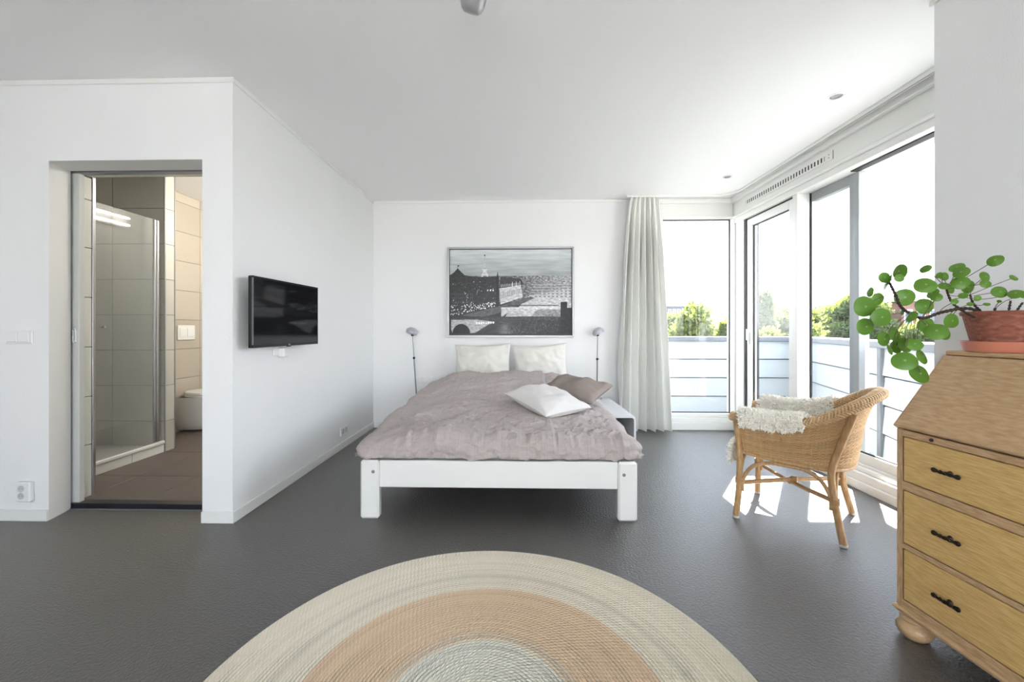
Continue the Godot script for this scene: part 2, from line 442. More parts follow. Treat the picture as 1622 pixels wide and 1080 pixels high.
# middle, long and short axis, face, radius, where the stalk leaves the stem
const LEAVES := [
	[Vector3(1.583, 1.369, -1.424), Vector3(0.438, 0.165, 0.455), Vector3(0.146, 0.581, -0.249), Vector3(-0.725, 0.417, 0.547), 0.0313, Vector3(1.519, 1.285, -1.518)],
	[Vector3(1.408, 1.350, -1.478), Vector3(0.406, 0.297, 0.524), Vector3(0.238, 0.527, -0.442), Vector3(-0.772, 0.576, 0.271), 0.0233, Vector3(1.519, 1.285, -1.518)],
	[Vector3(1.445, 1.325, -1.469), Vector3(0.237, 0.420, 0.617), Vector3(0.114, 0.635, -0.446), Vector3(-0.943, 0.287, 0.167), 0.0139, Vector3(1.519, 1.285, -1.518)],
	[Vector3(1.541, 1.330, -1.545), Vector3(0.928, -0.181, 0.032), Vector3(0.186, 0.901, -0.032), Vector3(-0.026, 0.041, 0.999), 0.0165, Vector3(1.519, 1.285, -1.518)],
	[Vector3(1.481, 1.349, -1.445), Vector3(0.457, 0.170, 0.476), Vector3(0.271, 0.510, -0.372), Vector3(-0.655, 0.641, 0.401), 0.0300, Vector3(1.519, 1.285, -1.518)],
	[Vector3(1.460, 1.328, -1.411), Vector3(0.417, 0.205, 0.502), Vector3(0.233, 0.535, -0.356), Vector3(-0.732, 0.568, 0.376), 0.0315, Vector3(1.519, 1.285, -1.518)],
	[Vector3(1.498, 1.298, -1.449), Vector3(0.589, 0.097, 0.363), Vector3(0.084, 0.645, -0.164), Vector3(-0.538, 0.273, 0.798), 0.0341, Vector3(1.519, 1.285, -1.518)],
	[Vector3(1.593, 1.319, -1.461), Vector3(0.648, -0.656, 0.089), Vector3(0.666, 0.620, -0.161), Vector3(0.059, 0.191, 0.980), 0.0193, Vector3(1.615, 1.262, -1.531)],
	[Vector3(1.555, 1.291, -1.425), Vector3(0.681, -0.169, 0.258), Vector3(0.266, 0.655, -0.164), Vector3(-0.261, 0.333, 0.906), 0.0201, Vector3(1.520, 1.281, -1.518)],
	[Vector3(1.694, 1.316, -1.467), Vector3(0.559, -0.459, 0.278), Vector3(0.550, 0.440, -0.318), Vector3(0.039, 0.552, 0.833), 0.0165, Vector3(1.615, 1.262, -1.531)],
	[Vector3(1.652, 1.268, -1.471), Vector3(0.692, -0.162, 0.241), Vector3(0.255, 0.663, -0.148), Vector3(-0.249, 0.302, 0.920), 0.0295, Vector3(1.618, 1.256, -1.531)],
	[Vector3(1.668, 1.260, -1.440), Vector3(0.482, 0.050, 0.419), Vector3(0.275, 0.506, -0.273), Vector3(-0.556, 0.608, 0.567), 0.0298, Vector3(1.622, 1.243, -1.531)],
	[Vector3(1.334, 1.341, -1.494), Vector3(0.139, 0.663, 0.577), Vector3(0.052, 0.594, -0.669), Vector3(-0.986, 0.154, 0.060), 0.0302, Vector3(1.271, 1.302, -1.462)],
	[Vector3(1.265, 1.318, -1.471), Vector3(0.927, 0.253, 0.021), Vector3(-0.241, 0.899, 0.006), Vector3(-0.020, -0.012, 1.000), 0.0200, Vector3(1.278, 1.289, -1.462)],
	[Vector3(1.279, 1.305, -1.481), Vector3(0.196, 0.848, 0.305), Vector3(0.502, 0.163, -0.750), Vector3(-0.811, 0.355, -0.465), 0.0304, Vector3(1.286, 1.275, -1.463)],
	[Vector3(1.262, 1.309, -1.411), Vector3(0.814, -0.025, 0.183), Vector3(0.053, 0.797, -0.059), Vector3(-0.216, 0.087, 0.973), 0.0169, Vector3(1.271, 1.302, -1.462)],
	[Vector3(1.377, 1.290, -1.443), Vector3(0.642, -0.039, 0.350), Vector3(0.220, 0.639, -0.231), Vector3(-0.412, 0.432, 0.803), 0.0414, Vector3(1.296, 1.253, -1.463)],
	[Vector3(1.320, 1.248, -1.456), Vector3(0.754, 0.067, 0.241), Vector3(-0.065, 0.747, 0.002), Vector3(-0.302, -0.029, 0.953), 0.0386, Vector3(1.291, 1.264, -1.463)],
	[Vector3(1.475, 1.291, -1.479), Vector3(0.589, -0.112, 0.385), Vector3(0.371, 0.504, -0.340), Vector3(-0.308, 0.677, 0.668), 0.0237, Vector3(1.519, 1.285, -1.518)],
	[Vector3(1.404, 1.261, -1.450), Vector3(0.310, 0.452, 0.552), Vector3(0.235, 0.527, -0.524), Vector3(-0.871, 0.482, 0.095), 0.0237, Vector3(1.397, 1.180, -1.479)],
	[Vector3(1.416, 1.248, -1.446), Vector3(0.591, 0.056, 0.389), Vector3(0.155, 0.639, -0.213), Vector3(-0.533, 0.381, 0.755), 0.0218, Vector3(1.405, 1.180, -1.482)],
	[Vector3(1.438, 1.221, -1.510), Vector3(0.834, -0.009, 0.149), Vector3(0.014, 0.818, -0.014), Vector3(-0.175, 0.020, 0.984), 0.0338, Vector3(1.449, 1.188, -1.493)],
	[Vector3(1.179, 1.216, -1.445), Vector3(0.924, -0.005, 0.068), Vector3(0.013, 0.894, -0.015), Vector3(-0.073, 0.018, 0.997), 0.0384, Vector3(1.291, 1.264, -1.463)],
	[Vector3(1.217, 1.268, -1.476), Vector3(0.115, 0.883, 0.344), Vector3(0.183, 0.324, -0.879), Vector3(-0.974, 0.180, -0.137), 0.0177, Vector3(1.271, 1.302, -1.462)],
	[Vector3(1.285, 1.247, -1.521), Vector3(0.624, 0.631, 0.149), Vector3(-0.519, 0.619, 0.013), Vector3(-0.116, -0.118, 0.986), 0.0250, Vector3(1.296, 1.253, -1.463)],
	[Vector3(1.197, 1.179, -1.402), Vector3(0.909, -0.003, 0.081), Vector3(0.000, 0.880, 0.000), Vector3(-0.089, 0.000, 0.996), 0.0332, Vector3(1.349, 1.195, -1.472)],
	[Vector3(1.187, 1.148, -1.452), Vector3(1.000, 0.000, -0.025), Vector3(0.000, 0.969, 0.000), Vector3(0.025, -0.000, 1.000), 0.0298, Vector3(1.329, 1.204, -1.466)],
	[Vector3(1.317, 1.104, -1.532), Vector3(0.161, -0.984, 0.011), Vector3(0.977, 0.151, -0.143), Vector3(0.140, 0.034, 0.990), 0.0256, Vector3(1.349, 1.195, -1.472)],
	[Vector3(1.371, 1.118, -1.548), Vector3(0.363, -0.881, 0.108), Vector3(0.844, 0.303, -0.314), Vector3(0.268, 0.225, 0.937), 0.0283, Vector3(1.360, 1.190, -1.474)],
	[Vector3(1.492, 1.155, -1.561), Vector3(0.875, -0.001, 0.105), Vector3(0.000, 0.848, 0.000), Vector3(-0.119, 0.000, 0.993), 0.0324, Vector3(1.397, 1.180, -1.479)],
	[Vector3(1.418, 1.134, -1.449), Vector3(0.580, 0.002, 0.404), Vector3(0.252, 0.601, -0.257), Vector3(-0.493, 0.509, 0.706), 0.0447, Vector3(1.405, 1.180, -1.482)],
	[Vector3(1.563, 1.120, -1.565), Vector3(0.971, 0.000, 0.003), Vector3(0.000, 0.952, 0.000), Vector3(-0.003, 0.000, 1.000), 0.0207, Vector3(1.559, 1.211, -1.517)],
	[Vector3(1.555, 1.169, -1.533), Vector3(0.971, -0.001, 0.003), Vector3(0.000, 0.946, 0.000), Vector3(-0.003, 0.000, 1.000), 0.0270, Vector3(1.548, 1.209, -1.515)],
	[Vector3(1.349, 1.090, -1.452), Vector3(0.651, -0.196, 0.327), Vector3(0.360, 0.598, -0.252), Vector3(-0.261, 0.505, 0.823), 0.0325, Vector3(1.375, 1.182, -1.475)],
	[Vector3(1.296, 1.034, -1.430), Vector3(0.635, -0.040, 0.374), Vector3(0.247, 0.642, -0.223), Vector3(-0.435, 0.440, 0.785), 0.0464, Vector3(1.365, 1.187, -1.475)],
	[Vector3(1.471, 0.977, -1.563), Vector3(0.569, -0.591, 0.213), Vector3(0.633, 0.487, -0.257), Vector3(0.068, 0.395, 0.916), 0.0424, Vector3(1.389, 1.180, -1.477)],
	[Vector3(1.383, 1.076, -1.558), Vector3(0.289, -0.937, 0.051), Vector3(0.918, 0.269, -0.198), Vector3(0.179, 0.109, 0.978), 0.0256, Vector3(1.360, 1.190, -1.474)],
	[Vector3(1.373, 1.083, -1.511), Vector3(0.433, -0.863, 0.061), Vector3(0.860, 0.397, -0.195), Vector3(0.154, 0.147, 0.977), 0.0271, Vector3(1.365, 1.187, -1.475)],
	[Vector3(1.436, 1.042, -1.515), Vector3(0.380, -0.817, 0.174), Vector3(0.793, 0.269, -0.388), Vector3(0.319, 0.337, 0.886), 0.0281, Vector3(1.389, 1.180, -1.477)],
	[Vector3(1.272, 1.069, -1.455), Vector3(0.262, -0.905, 0.155), Vector3(0.780, 0.117, -0.535), Vector3(0.512, 0.287, 0.810), 0.0184, Vector3(1.355, 1.192, -1.474)],
	[Vector3(1.525, 1.256, -1.467), Vector3(0.521, 0.051, 0.432), Vector3(0.272, 0.534, -0.303), Vector3(-0.542, 0.606, 0.582), 0.0189, Vector3(1.527, 1.261, -1.519)],
	[Vector3(1.539, 1.243, -1.435), Vector3(0.654, 0.117, 0.289), Vector3(-0.094, 0.671, 0.002), Vector3(-0.394, -0.059, 0.917), 0.0140, Vector3(1.534, 1.244, -1.519)],
	[Vector3(1.474, 1.233, -1.445), Vector3(0.671, -0.021, 0.297), Vector3(0.114, 0.685, -0.112), Vector3(-0.389, 0.211, 0.896), 0.0141, Vector3(1.468, 1.194, -1.497)],
	[Vector3(1.505, 1.224, -1.426), Vector3(0.575, -0.111, 0.374), Vector3(0.348, 0.515, -0.290), Vector3(-0.338, 0.624, 0.704), 0.0125, Vector3(1.497, 1.200, -1.504)],
	[Vector3(1.619, 1.227, -1.481), Vector3(0.512, -0.079, 0.420), Vector3(0.403, 0.387, -0.351), Vector3(-0.307, 0.795, 0.523), 0.0139, Vector3(1.626, 1.231, -1.531)],
	[Vector3(1.724, 1.240, -1.537), Vector3(0.563, -0.112, 0.361), Vector3(0.342, 0.515, -0.267), Vector3(-0.342, 0.601, 0.722), 0.0096, Vector3(1.714, 1.208, -1.543)],
	[Vector3(1.311, 1.183, -1.424), Vector3(0.287, 0.599, 0.525), Vector3(0.254, 0.474, -0.653), Vector3(-0.894, 0.448, -0.023), 0.0233, Vector3(1.370, 1.185, -1.475)],
	[Vector3(1.625, 1.293, -1.546), Vector3(0.853, 0.334, 0.059), Vector3(-0.304, 0.835, 0.008), Vector3(-0.057, -0.030, 0.998), 0.0262, Vector3(1.615, 1.262, -1.531)],
	[Vector3(1.562, 1.281, -1.545), Vector3(0.858, -0.013, 0.115), Vector3(0.014, 0.840, -0.014), Vector3(-0.133, 0.019, 0.991), 0.0151, Vector3(1.525, 1.267, -1.519)],
	[Vector3(1.346, 1.203, -1.498), Vector3(0.082, 0.940, 0.245), Vector3(0.307, 0.208, -0.909), Vector3(-0.946, 0.156, -0.284), 0.0146, Vector3(1.365, 1.187, -1.475)],
	[Vector3(1.710, 1.255, -1.454), Vector3(0.878, -0.008, 0.079), Vector3(0.015, 0.858, -0.013), Vector3(-0.089, 0.017, 0.996), 0.0127, Vector3(1.717, 1.214, -1.543)],
]

# ---------------------------------------------------------------- scene
const H := 2.62        # ceiling
const ZF := -2.41      # door wall
const XT := -1.68      # television wall
const ZB := -4.79      # back wall
const XW := 2.41       # window wall
const XP := 1.875      # pier beside the bureau

func _ready() -> void:
	view_and_light()
	make_materials()
	room_shell()
	windows()
	bathroom()
	outdoors()
	ceiling_fittings()
	wall_fittings()
	bed_group()
	picture()
	television()
	curtain()
	armchair()
	bureau()
	plant()
	rug()

func view_and_light() -> void:
	var cam := Camera3D.new()
	cam.name = "camera"
	cam.projection = Camera3D.PROJECTION_FRUSTUM
	cam.near = 0.05
	cam.far = 400.0
	cam.size = cam.near * 1080.0 / 660.0
	cam.frustum_offset = Vector2(6.5, -19.0) / 660.0 * cam.near
	cam.position = V(0, 1.14, 0)
	cam.rotation.y = 0.025
	add_child(cam)
	cam.current = true
	var e := Environment.new()
	e.background_mode = Environment.BG_SKY
	var sky := Sky.new()
	var sm := ProceduralSkyMaterial.new()
	sm.sky_top_color = rgb(206, 220, 240)
	sm.sky_horizon_color = rgb(244, 247, 250)
	sm.sky_curve = 0.2
	sm.ground_bottom_color = rgb(120, 120, 112)
	sm.ground_horizon_color = rgb(200, 205, 205)
	sm.sky_energy_multiplier = 1.0
	sky.sky_material = sm
	e.sky = sky
	e.tonemap_mode = Environment.TONE_MAPPER_LINEAR
	e.tonemap_exposure = 9.0
	e.sdfgi_enabled = true
	e.ssao_enabled = true
	e.ssil_enabled = true
	var we := WorldEnvironment.new()
	we.name = "environment"
	we.environment = e
	add_child(we)
	var sun := DirectionalLight3D.new()
	sun.name = "sun"
	sun.light_color = Color(1.0, 0.975, 0.94)
	sun.light_energy = 2.2
	sun.light_angular_distance = 0.6
	sun.shadow_enabled = true
	sun.sky_mode = DirectionalLight3D.SKY_MODE_LIGHT_ONLY
	add_child(sun)
	sun.look_at_from_position(V(0, 5, 0), V(0, 5, 0) + V(-0.394, -0.731, 0.556))

func room_shell() -> void:
	shell(B(V(-4.4, -0.2, -4.85), V(2.6, 0, 2.6)), "floor", M.floor)
	shell(B(V(-4.4, H, -5.1), V(2.62, H + 0.2, 2.6)), "ceiling", M.ceiling)
	# wall with the bathroom doorway
	var w := MB.new()
	w.box(V(-4.2, 0, -2.57), V(-2.835, H, ZF))
	# splayed left reveal
	w.quad(V(-2.836, 0, ZF), V(-2.793, 0, ZF), V(-2.793, 2.14, ZF), V(-2.836, 2.14, ZF), V(0, 0, 1))
	w.quad(V(-2.793, 0, ZF), V(-2.835, 0, -2.57), V(-2.835, 2.14, -2.57), V(-2.793, 2.14, ZF), V(1, 0, 0))
	w.box(V(-1.862, 0, -2.57), V(XT, H, ZF))
	w.box(V(-2.835, 2.14, -2.57), V(-1.862, H, ZF))
	shell(w, "wall_doorway", M.wall)
	shell(B(V(-1.80, 0, -4.99), V(XT, H, -2.57)), "wall_left", M.wall)
	shell(B(V(-1.68, 0, -4.99), V(1.60, H, ZB)), "wall_back", M.wall)
	shell(B(V(XP, 0, -1.926), V(2.6, H, 2.4)), "wall_right", M.wall)
	shell(B(V(-4.4, 0, -5.1), V(-4.2, H, 2.4)), "wall_far_left", M.wall)
	# wall behind the camera; its wide unseen window is added for fill light
	var r := MB.new()
	r.box(V(-4.4, 0, 2.4), V(-2.0, H, 2.6))
	r.box(V(1.6, 0, 2.4), V(2.6, H, 2.6))
	r.box(V(-2.0, 0, 2.4), V(1.6, 0.12, 2.6))
	r.box(V(-2.0, 2.45, 2.4), V(1.6, H, 2.6))
	shell(r, "wall_rear", M.wall)
	var wr := shell_root("window_5")
	for k in 4:
		var x := -2.0 + 3.6 * k / 3.0
		part(B(V(x - 0.035, 0.12, 2.46), V(x + 0.035, 2.45, 2.53), 0.004), "mullion", M.frame, wr)
	part(B(V(-2.0, 0.12, 2.46), V(1.6, 0.19, 2.53), 0.004), "bottom_rail", M.frame, wr)
	part(B(V(-2.0, 2.38, 2.46), V(1.6, 2.45, 2.53), 0.004), "top_rail", M.frame, wr)
	for k in 3:
		part(B(V(-2.0 + 3.6 * k / 3.0 + 0.03, 0.18, 2.49), V(-2.0 + 3.6 * (k + 1) / 3.0 - 0.03, 2.39, 2.496)), "pane", M.glass, wr)
	# skirting
	var bb := MB.new()
	bb.box(V(-4.2, 0, ZF), V(-2.793, 0.066, ZF + 0.012), 0.002)
	bb.box(V(-1.862, 0, ZF), V(XT + 0.012, 0.066, ZF + 0.012), 0.002)
	shell(bb, "baseboard_doorway", M.trim)
	shell(B(V(XT, 0, ZB), V(XT + 0.012, 0.066, ZF), 0.002), "baseboard_left", M.trim)
	shell(B(V(XT + 0.012, 0, ZB), V(1.60, 0.066, ZB + 0.012), 0.002), "baseboard_back", M.trim)
	shell(B(V(XP - 0.012, 0, -1.926), V(XP, 0.066, 2.4), 0.002), "baseboard_right", M.trim)
	# cove strips under the ceiling
	for a in [[V(-4.2, 2.588, ZF), V(XT, H, ZF + 0.008)], [V(XT, 2.588, ZB), V(XT + 0.008, H, ZF + 0.008)], [V(XT + 0.008, 2.588, ZB), V(1.24, H, ZB + 0.008)], [V(XP - 0.012, 2.600, -1.94), V(XP, H, 2.4)]]:
		shell(B(a[0], a[1], 0.003), "trim_1", M.trim)

func windows() -> void:
	# back window
	var w := shell_root("window_1")
	part(B(V(1.60, 2.40, -4.93), V(2.50, H, -4.80)), "head_panel", M.frame, w)
	part(B(V(1.60, 2.40, -4.80), V(2.44, 2.425, -4.775), 0.004), "head_bead", M.frame, w)
	part(B(V(1.60, 2.565, -4.80), V(2.44, H, -4.765), 0.004), "head_cornice", M.frame, w)
	part(B(V(1.60, 0, -4.93), V(2.50, 0.085, -4.745), 0.004), "plinth", M.frame, w)
	part(B(V(1.60, 0.085, -4.93), V(2.50, 0.135, -4.765), 0.004), "sill", M.frame, w)
	part(B(V(1.60, 0.135, -4.90), V(2.50, 0.175, -4.80), 0.004), "bottom_rail", M.frame, w)
	part(B(V(1.58, 0.135, -4.90), V(1.65, 2.40, -4.80), 0.004), "jamb", M.frame, w)
	part(B(V(2.435, 0, -4.93), V(2.56, H, -4.76), 0.004), "corner_post", M.frame, w)
	for g in [[V(1.65, 0.175, -4.87), V(2.435, 0.185, -4.86)], [V(1.65, 2.39, -4.87), V(2.435, 2.40, -4.86)], [V(2.425, 0.175, -4.87), V(2.435, 2.40, -4.86)]]:
		part(B(g[0], g[1]), "gasket", M.gasket, w)
	part(B(V(1.65, 0.18, -4.868), V(2.43, 2.395, -4.862)), "pane", M.glass, w)
	# glazed wall on the right: fixed frame
	var f := shell_root("window_2")
	part(B(V(2.44, 2.405, -4.76), V(2.66, H, -1.926)), "head_panel", M.frame, f)
	part(B(V(2.40, 2.565, -4.77), V(2.44, H, -1.926), 0.004), "head_cornice", M.frame, f)
	part(B(V(2.415, 2.385, -4.76), V(2.66, 2.41, -1.926), 0.005), "head_bead", M.frame, f)
	part(B(V(2.44, 2.33, -4.76), V(2.66, 2.385, -1.926), 0.003), "top_rail", M.frame, f)
	part(B(V(XW, 0, -4.745), V(2.66, 0.062, -1.926), 0.003), "plinth", M.frame, f)
	part(B(V(2.425, 0.062, -4.745), V(2.66, 0.118, -1.926), 0.003), "step", M.frame, f)
	part(B(V(2.455, 0.118, -4.745), V(2.66, 0.150, -1.926), 0.003), "sill", M.frame, f)
	part(B(V(2.48, 0.150, -4.745), V(2.66, 0.165, -1.926), 0.002), "track", M.frame, f)
	part(B(V(2.45, 0.15, -4.76), V(2.60, 2.33, -4.60), 0.003), "jamb", M.frame, f)
	part(B(V(2.462, 0.15, -4.600), V(2.60, 2.33, -4.565)), "jamb_gap", M.gasket, f)
	# sliding leaf
	var s := shell_root("window_3")
	part(B(V(2.47, 0.165, -4.565), V(2.53, 2.315, -4.485), 0.004), "stile", M.frame, s)
	part(B(V(2.47, 0.165, -3.87), V(2.53, 2.315, -3.79), 0.004), "stile", M.frame, s)
	part(B(V(2.47, 0.165, -4.485), V(2.53, 0.235, -3.87), 0.004), "bottom_rail", M.frame, s)
	part(B(V(2.47, 2.24, -4.485), V(2.53, 2.315, -3.87), 0.004), "top_rail", M.frame, s)
	part(B(V(2.472, 2.315, -4.565), V(2.53, 2.332, -3.79)), "top_gap", M.gasket, s)
	for g in [[V(2.49, 0.235, -4.485), V(2.505, 2.24, -4.473)], [V(2.49, 2.228, -4.485), V(2.505, 2.24, -3.87)], [V(2.49, 0.235, -3.878), V(2.505, 2.24, -3.87)]]:
		part(B(g[0], g[1]), "gasket", M.gasket, s)
	part(B(V(2.495, 0.23, -4.48), V(2.501, 2.245, -3.87)), "pane", M.glass, s)
	var h := MB.new()
	h.box(V(2.452, 0.98, -4.532), V(2.470, 1.10, -4.518), 0.003)
	h.box(V(2.440, 1.02, -4.535), V(2.454, 1.14, -4.515), 0.004)
	part(h, "handle", M.frame, s)
	# middle leaf in the outer track
	var c := shell_root("window_4")
	part(B(V(2.45, 0.15, -3.79), V(2.56, 2.33, -3.725), 0.003), "post", M.frame, c)
	part(B(V(2.56, 0.165, -3.73), V(2.572, 2.33, -3.712)), "gasket", M.gasket, c)
	part(B(V(2.56, 0.165, -3.29), V(2.61, 2.33, -3.20), 0.003), "stile", M.alu, c)
	part(B(V(2.56, 2.25, -3.705), V(2.61, 2.33, -3.29), 0.003), "top_rail", M.alu, c)
	part(B(V(2.56, 0.165, -3.705), V(2.61, 0.22, -3.29), 0.003), "bottom_rail", M.frame, c)
	part(B(V(2.58, 0.215, -3.71), V(2.586, 2.255, -3.285)), "pane", M.glass, c)
	# wide fixed pane
	var p := shell_root("window_6")
	part(B(V(2.50, 0.165, -3.20), V(2.56, 0.235, -1.926), 0.003), "bottom_rail", M.frame, p)
	part(B(V(2.50, 2.322, -3.20), V(2.56, 2.332, -1.926)), "gasket", M.gasket, p)
	part(B(V(2.515, 0.235, -3.20), V(2.53, 0.243, -1.926)), "gasket", M.gasket, p)
	part(B(V(2.521, 0.235, -3.20), V(2.527, 2.325, -1.926)), "pane", M.glass, p)
	# ventilation grille in the head panel
	var vent := thing("vent_grille", "long white slotted ventilation grille above the sliding window", "vent", V(2.44, 2.493, -3.95))
	part(B(V(-0.004, -0.034, -0.66), V(0.0, 0.034, 0.66)), "backing", M.dark, vent)
	part(B(V(-0.007, 0.019, -0.66), V(-0.002, 0.036, 0.66), 0.002), "frame_rail", M.frame, vent)
	part(B(V(-0.007, -0.036, -0.66), V(-0.002, -0.019, 0.66), 0.002), "frame_rail", M.frame, vent)
	part(B(V(-0.007, -0.02, -0.66), V(-0.002, 0.02, -0.575), 0.002), "end_plate", M.frame, vent)
	part(B(V(-0.007, -0.02, 0.575), V(-0.002, 0.02, 0.66), 0.002), "end_plate", M.frame, vent)
	var bar := B(V(-0.0065, -0.0195, -0.0095), V(-0.004, 0.0195, 0.0095)).made()
	for k in 31:
		var o := part_mesh(bar, "bar", M.frame, vent)
		o.position.z = -0.558 + 0.0372 * k
	for y in [-0.012, 0.012]:
		part(B(V(-0.009, y - 0.003, 0.62), V(-0.006, y + 0.003, 0.626)), "screw", M.dark, vent)

func tiles(called: String, mats: Array, parent: Node, lo: Vector3, axis_u: int, us: Array, vs: Array, axis_n: int, thick: float, axis_v := 1, gap := 0.0025) -> void:
	for i in us.size() - 1:
		for j in vs.size() - 1:
			var a := lo
			var b := lo
			a[axis_u] = minf(us[i], us[i + 1]) + gap
			b[axis_u] = maxf(us[i], us[i + 1]) - gap
			a[axis_v] = minf(vs[j], vs[j + 1]) + gap
			b[axis_v] = maxf(vs[j], vs[j + 1]) - gap
			a[axis_n] = minf(lo[axis_n], lo[axis_n] + thick)
			b[axis_n] = maxf(lo[axis_n], lo[axis_n] + thick)
			part(B(a, b, 0.0015), "tile", mats[(i * 7 + j * 3) % mats.size()], parent)

func shades(base: StandardMaterial3D, n: int, spread: float) -> Array:
	var out := []
	for k in n:
		var m: StandardMaterial3D = base.duplicate()
		var f := 1.0 + spread * (float(k) / (n - 1) - 0.5)
		m.albedo_color = Color(base.albedo_color.r * f, base.albedo_color.g * f, base.albedo_color.b * f)
		out.append(m)
	return out

func bathroom() -> void:
	var rows := [-0.019, 0.303, 0.625, 0.947, 1.269, 1.591, 1.913, 2.235, 2.557, H]
	var wt := shades(M.bath_tile, 4, 0.04)
	# lining of the doorway, tiled on the bathroom side
	var dl := shell_root("wall_bathroom_lining")
	part(B(V(-4.2, 0, -2.75), V(-2.87, H, -2.66)), "backing", M.grout, dl)
	part(B(V(-1.85, 0, -2.75), V(-1.80, H, -2.66)), "backing", M.grout, dl)
	part(B(V(-2.87, 2.165, -2.75), V(-1.85, H, -2.66)), "backing", M.grout, dl)
	var lt := [-0.02, 0.37, 0.69, 1.02, 1.35, 1.68, 2.0, 2.15]
	tiles("tile", [M.tile_white], dl, V(-2.87, 0, 0), 2, [-2.728, -2.662], lt, 0, 0.008)
	tiles("tile", [M.tile_white], dl, V(0, 2.165, 0), 0, [-2.87, -2.5, -2.2, -1.85], [-2.728, -2.662], 1, -0.008, 2)
	part(B(V(-2.872, 0.02, -2.75), V(-2.858, 2.16, -2.728), 0.002), "corner_profile", M.chrome, dl)
	# threshold
	shell(B(V(-2.86, 0, -2.64), V(-1.85, 0.034, -2.575), 0.003), "trim_threshold", mat(rgb(26, 27, 34), 0.35))
	shell(B(V(-2.83, 0, -2.575), V(-1.862, 0.004, -2.560)), "trim_threshold_strip", M.alu)
	# sliding pocket door
	var d := shell_root("door_1")
	part(B(V(-3.65, 0.012, -2.625), V(-2.802, 2.135, -2.590), 0.003), "leaf", mat(rgb(206, 207, 203), 0.5), d)
	var hd := MB.new()
	var ring := PackedVector3Array()
	for k in 25:
		var a := TAU * k / 24.0
		ring.append(V(-2.832 + 0.010 * cos(a), 1.095 + 0.010 * sin(a) + (0.036 if sin(a) > 0 else -0.036), -2.589))
	hd.tube(ring, 0.002, 6, false)
	var hp := part(hd, "handle_rim", M.chrome, d)
	part(B(V(-2.840, 1.056, -2.5905), V(-2.824, 1.134, -2.5895)), "handle_recess", M.socket_grey, hp)
	part(B(V(-3.65, 2.135, -2.63), V(-1.85, 2.16, -2.585)), "rail", M.alu, d)
	# floor
	var fl := shell_root("floor_bathroom")
	part(B(V(-4.2, 0, -4.99), V(-1.80, 0.022, -2.64)), "screed", M.grout, fl)
	tiles("tile", shades(M.bath_floor, 4, 0.08), fl, V(0, 0.022, 0), 0, [-4.2, -3.47, -2.87, -2.42, -1.80], [-2.64, -3.09, -3.69, -4.29, -4.99], 1, 0.006, 2, 0.002)
	# shower: back partition with its end face
	var sp := shell_root("wall_shower")
	part(B(V(-4.2, 0, -3.810), V(-3.212, H, -3.706)), "core", M.grout, sp)
	tiles("tile", wt, sp, V(0, 0, -3.706), 0, [-4.2, -3.692, -3.212], rows, 2, 0.006)
	tiles("tile", wt, sp, V(-3.212, 0, 0), 2, [-3.808, -3.708], rows, 0, 0.006)
	part(B(V(-3.214, 0, -3.708), V(-3.204, H, -3.698), 0.002), "corner_profile", M.alu, sp)
	part(B(V(-3.214, 0, -3.818), V(-3.204, H, -3.808), 0.002), "corner_profile", M.alu, sp)
	# tiled wall behind the toilet
	var tw := shell_root("wall_toilet")
	part(B(V(-4.2, 0, -4.99), V(-3.686, H, -3.812)), "core", M.grout, tw)
	tiles("tile", shades(M.beige_tile, 4, 0.05), tw, V(-3.686, 0, 0), 2, [-4.99, -4.73, -4.13, -3.812], [-0.019, 0.28, 0.60, 0.92, 1.24, 1.56, 1.88, 2.20, 2.52, H], 0, 0.006)
	shell(B(V(-3.68, 0, -5.09), V(-1.80, H, -4.99)), "wall_bathroom_back", M.tile_white)
	# shower tray and glass
	var tray := thing("shower_tray", "white shower tray with a tiled upstand behind the glass", "shower tray", V(-3.7, 0.028, -3.2))
	part(B(V(-0.498, 0, -0.495), V(0.475, 0.055, 0.445), 0.004), "tray", M.ceramic, tray)
	part(B(V(0.475, 0.075, -0.495), V(0.505, 0.105, 0.445), 0.006), "rim", M.ceramic, tray)
	for k in 3:
		part(B(V(0.476, 0.0, -0.493 + 0.313 * k), V(0.494, 0.074, -0.493 + 0.313 * (k + 1) - 0.004), 0.0015), "tile", M.tile_white, tray)
	var gl := thing("shower_screen", "clear glass shower screen with a chrome edge profile", "shower screen", V(-3.21, 0.136, -3.3))
	part(B(V(-0.003, 0.0, -0.29), V(0.003, 1.97, 0.54)), "pane", M.shower_glass, gl)
	var pr := MB.new()
	pr.box(V(-0.012, 0, -0.335), V(0.012, 1.97, -0.312), 0.004)
	pr.box(V(-0.010, 0, -0.308), V(0.010, 1.97, -0.285), 0.004)
	part(pr, "edge_profile", M.chrome, gl)
	var kn := MB.new()
	kn.tube(PackedVector3Array([V(-0.02, 1.02, 0.16), V(0.02, 1.02, 0.16)]), 0.008, 10)
	part(kn, "knob", M.chrome, gl)
	# toilet, projecting from the wall towards +x
	var t := thing("toilet", "white wall-hung toilet with closed lid in the tiled bathroom", "toilet", V(-3.68, 0.028, -4.52))
	var bowl := PackedVector3Array()
	for i in 15:
		var q := i / 14.0
		var y := 0.02 + 0.36 * q
		var reach := 0.30 + 0.24 * pow(q, 0.55)
		var wide := 0.10 + 0.085 * pow(q, 0.6)
		for j in 28:
			var a := PI * (j / 27.0) - PI / 2.0
			bowl.append(V(maxf(0.0, reach * pow(cos(a), 0.75)) if j > 0 and j < 27 else 0.0, y, wide * sin(a)))
	var bm := MB.new()
	bm.net(bowl, 15, 28, false, true)
	part(bm, "bowl", M.ceramic, t)
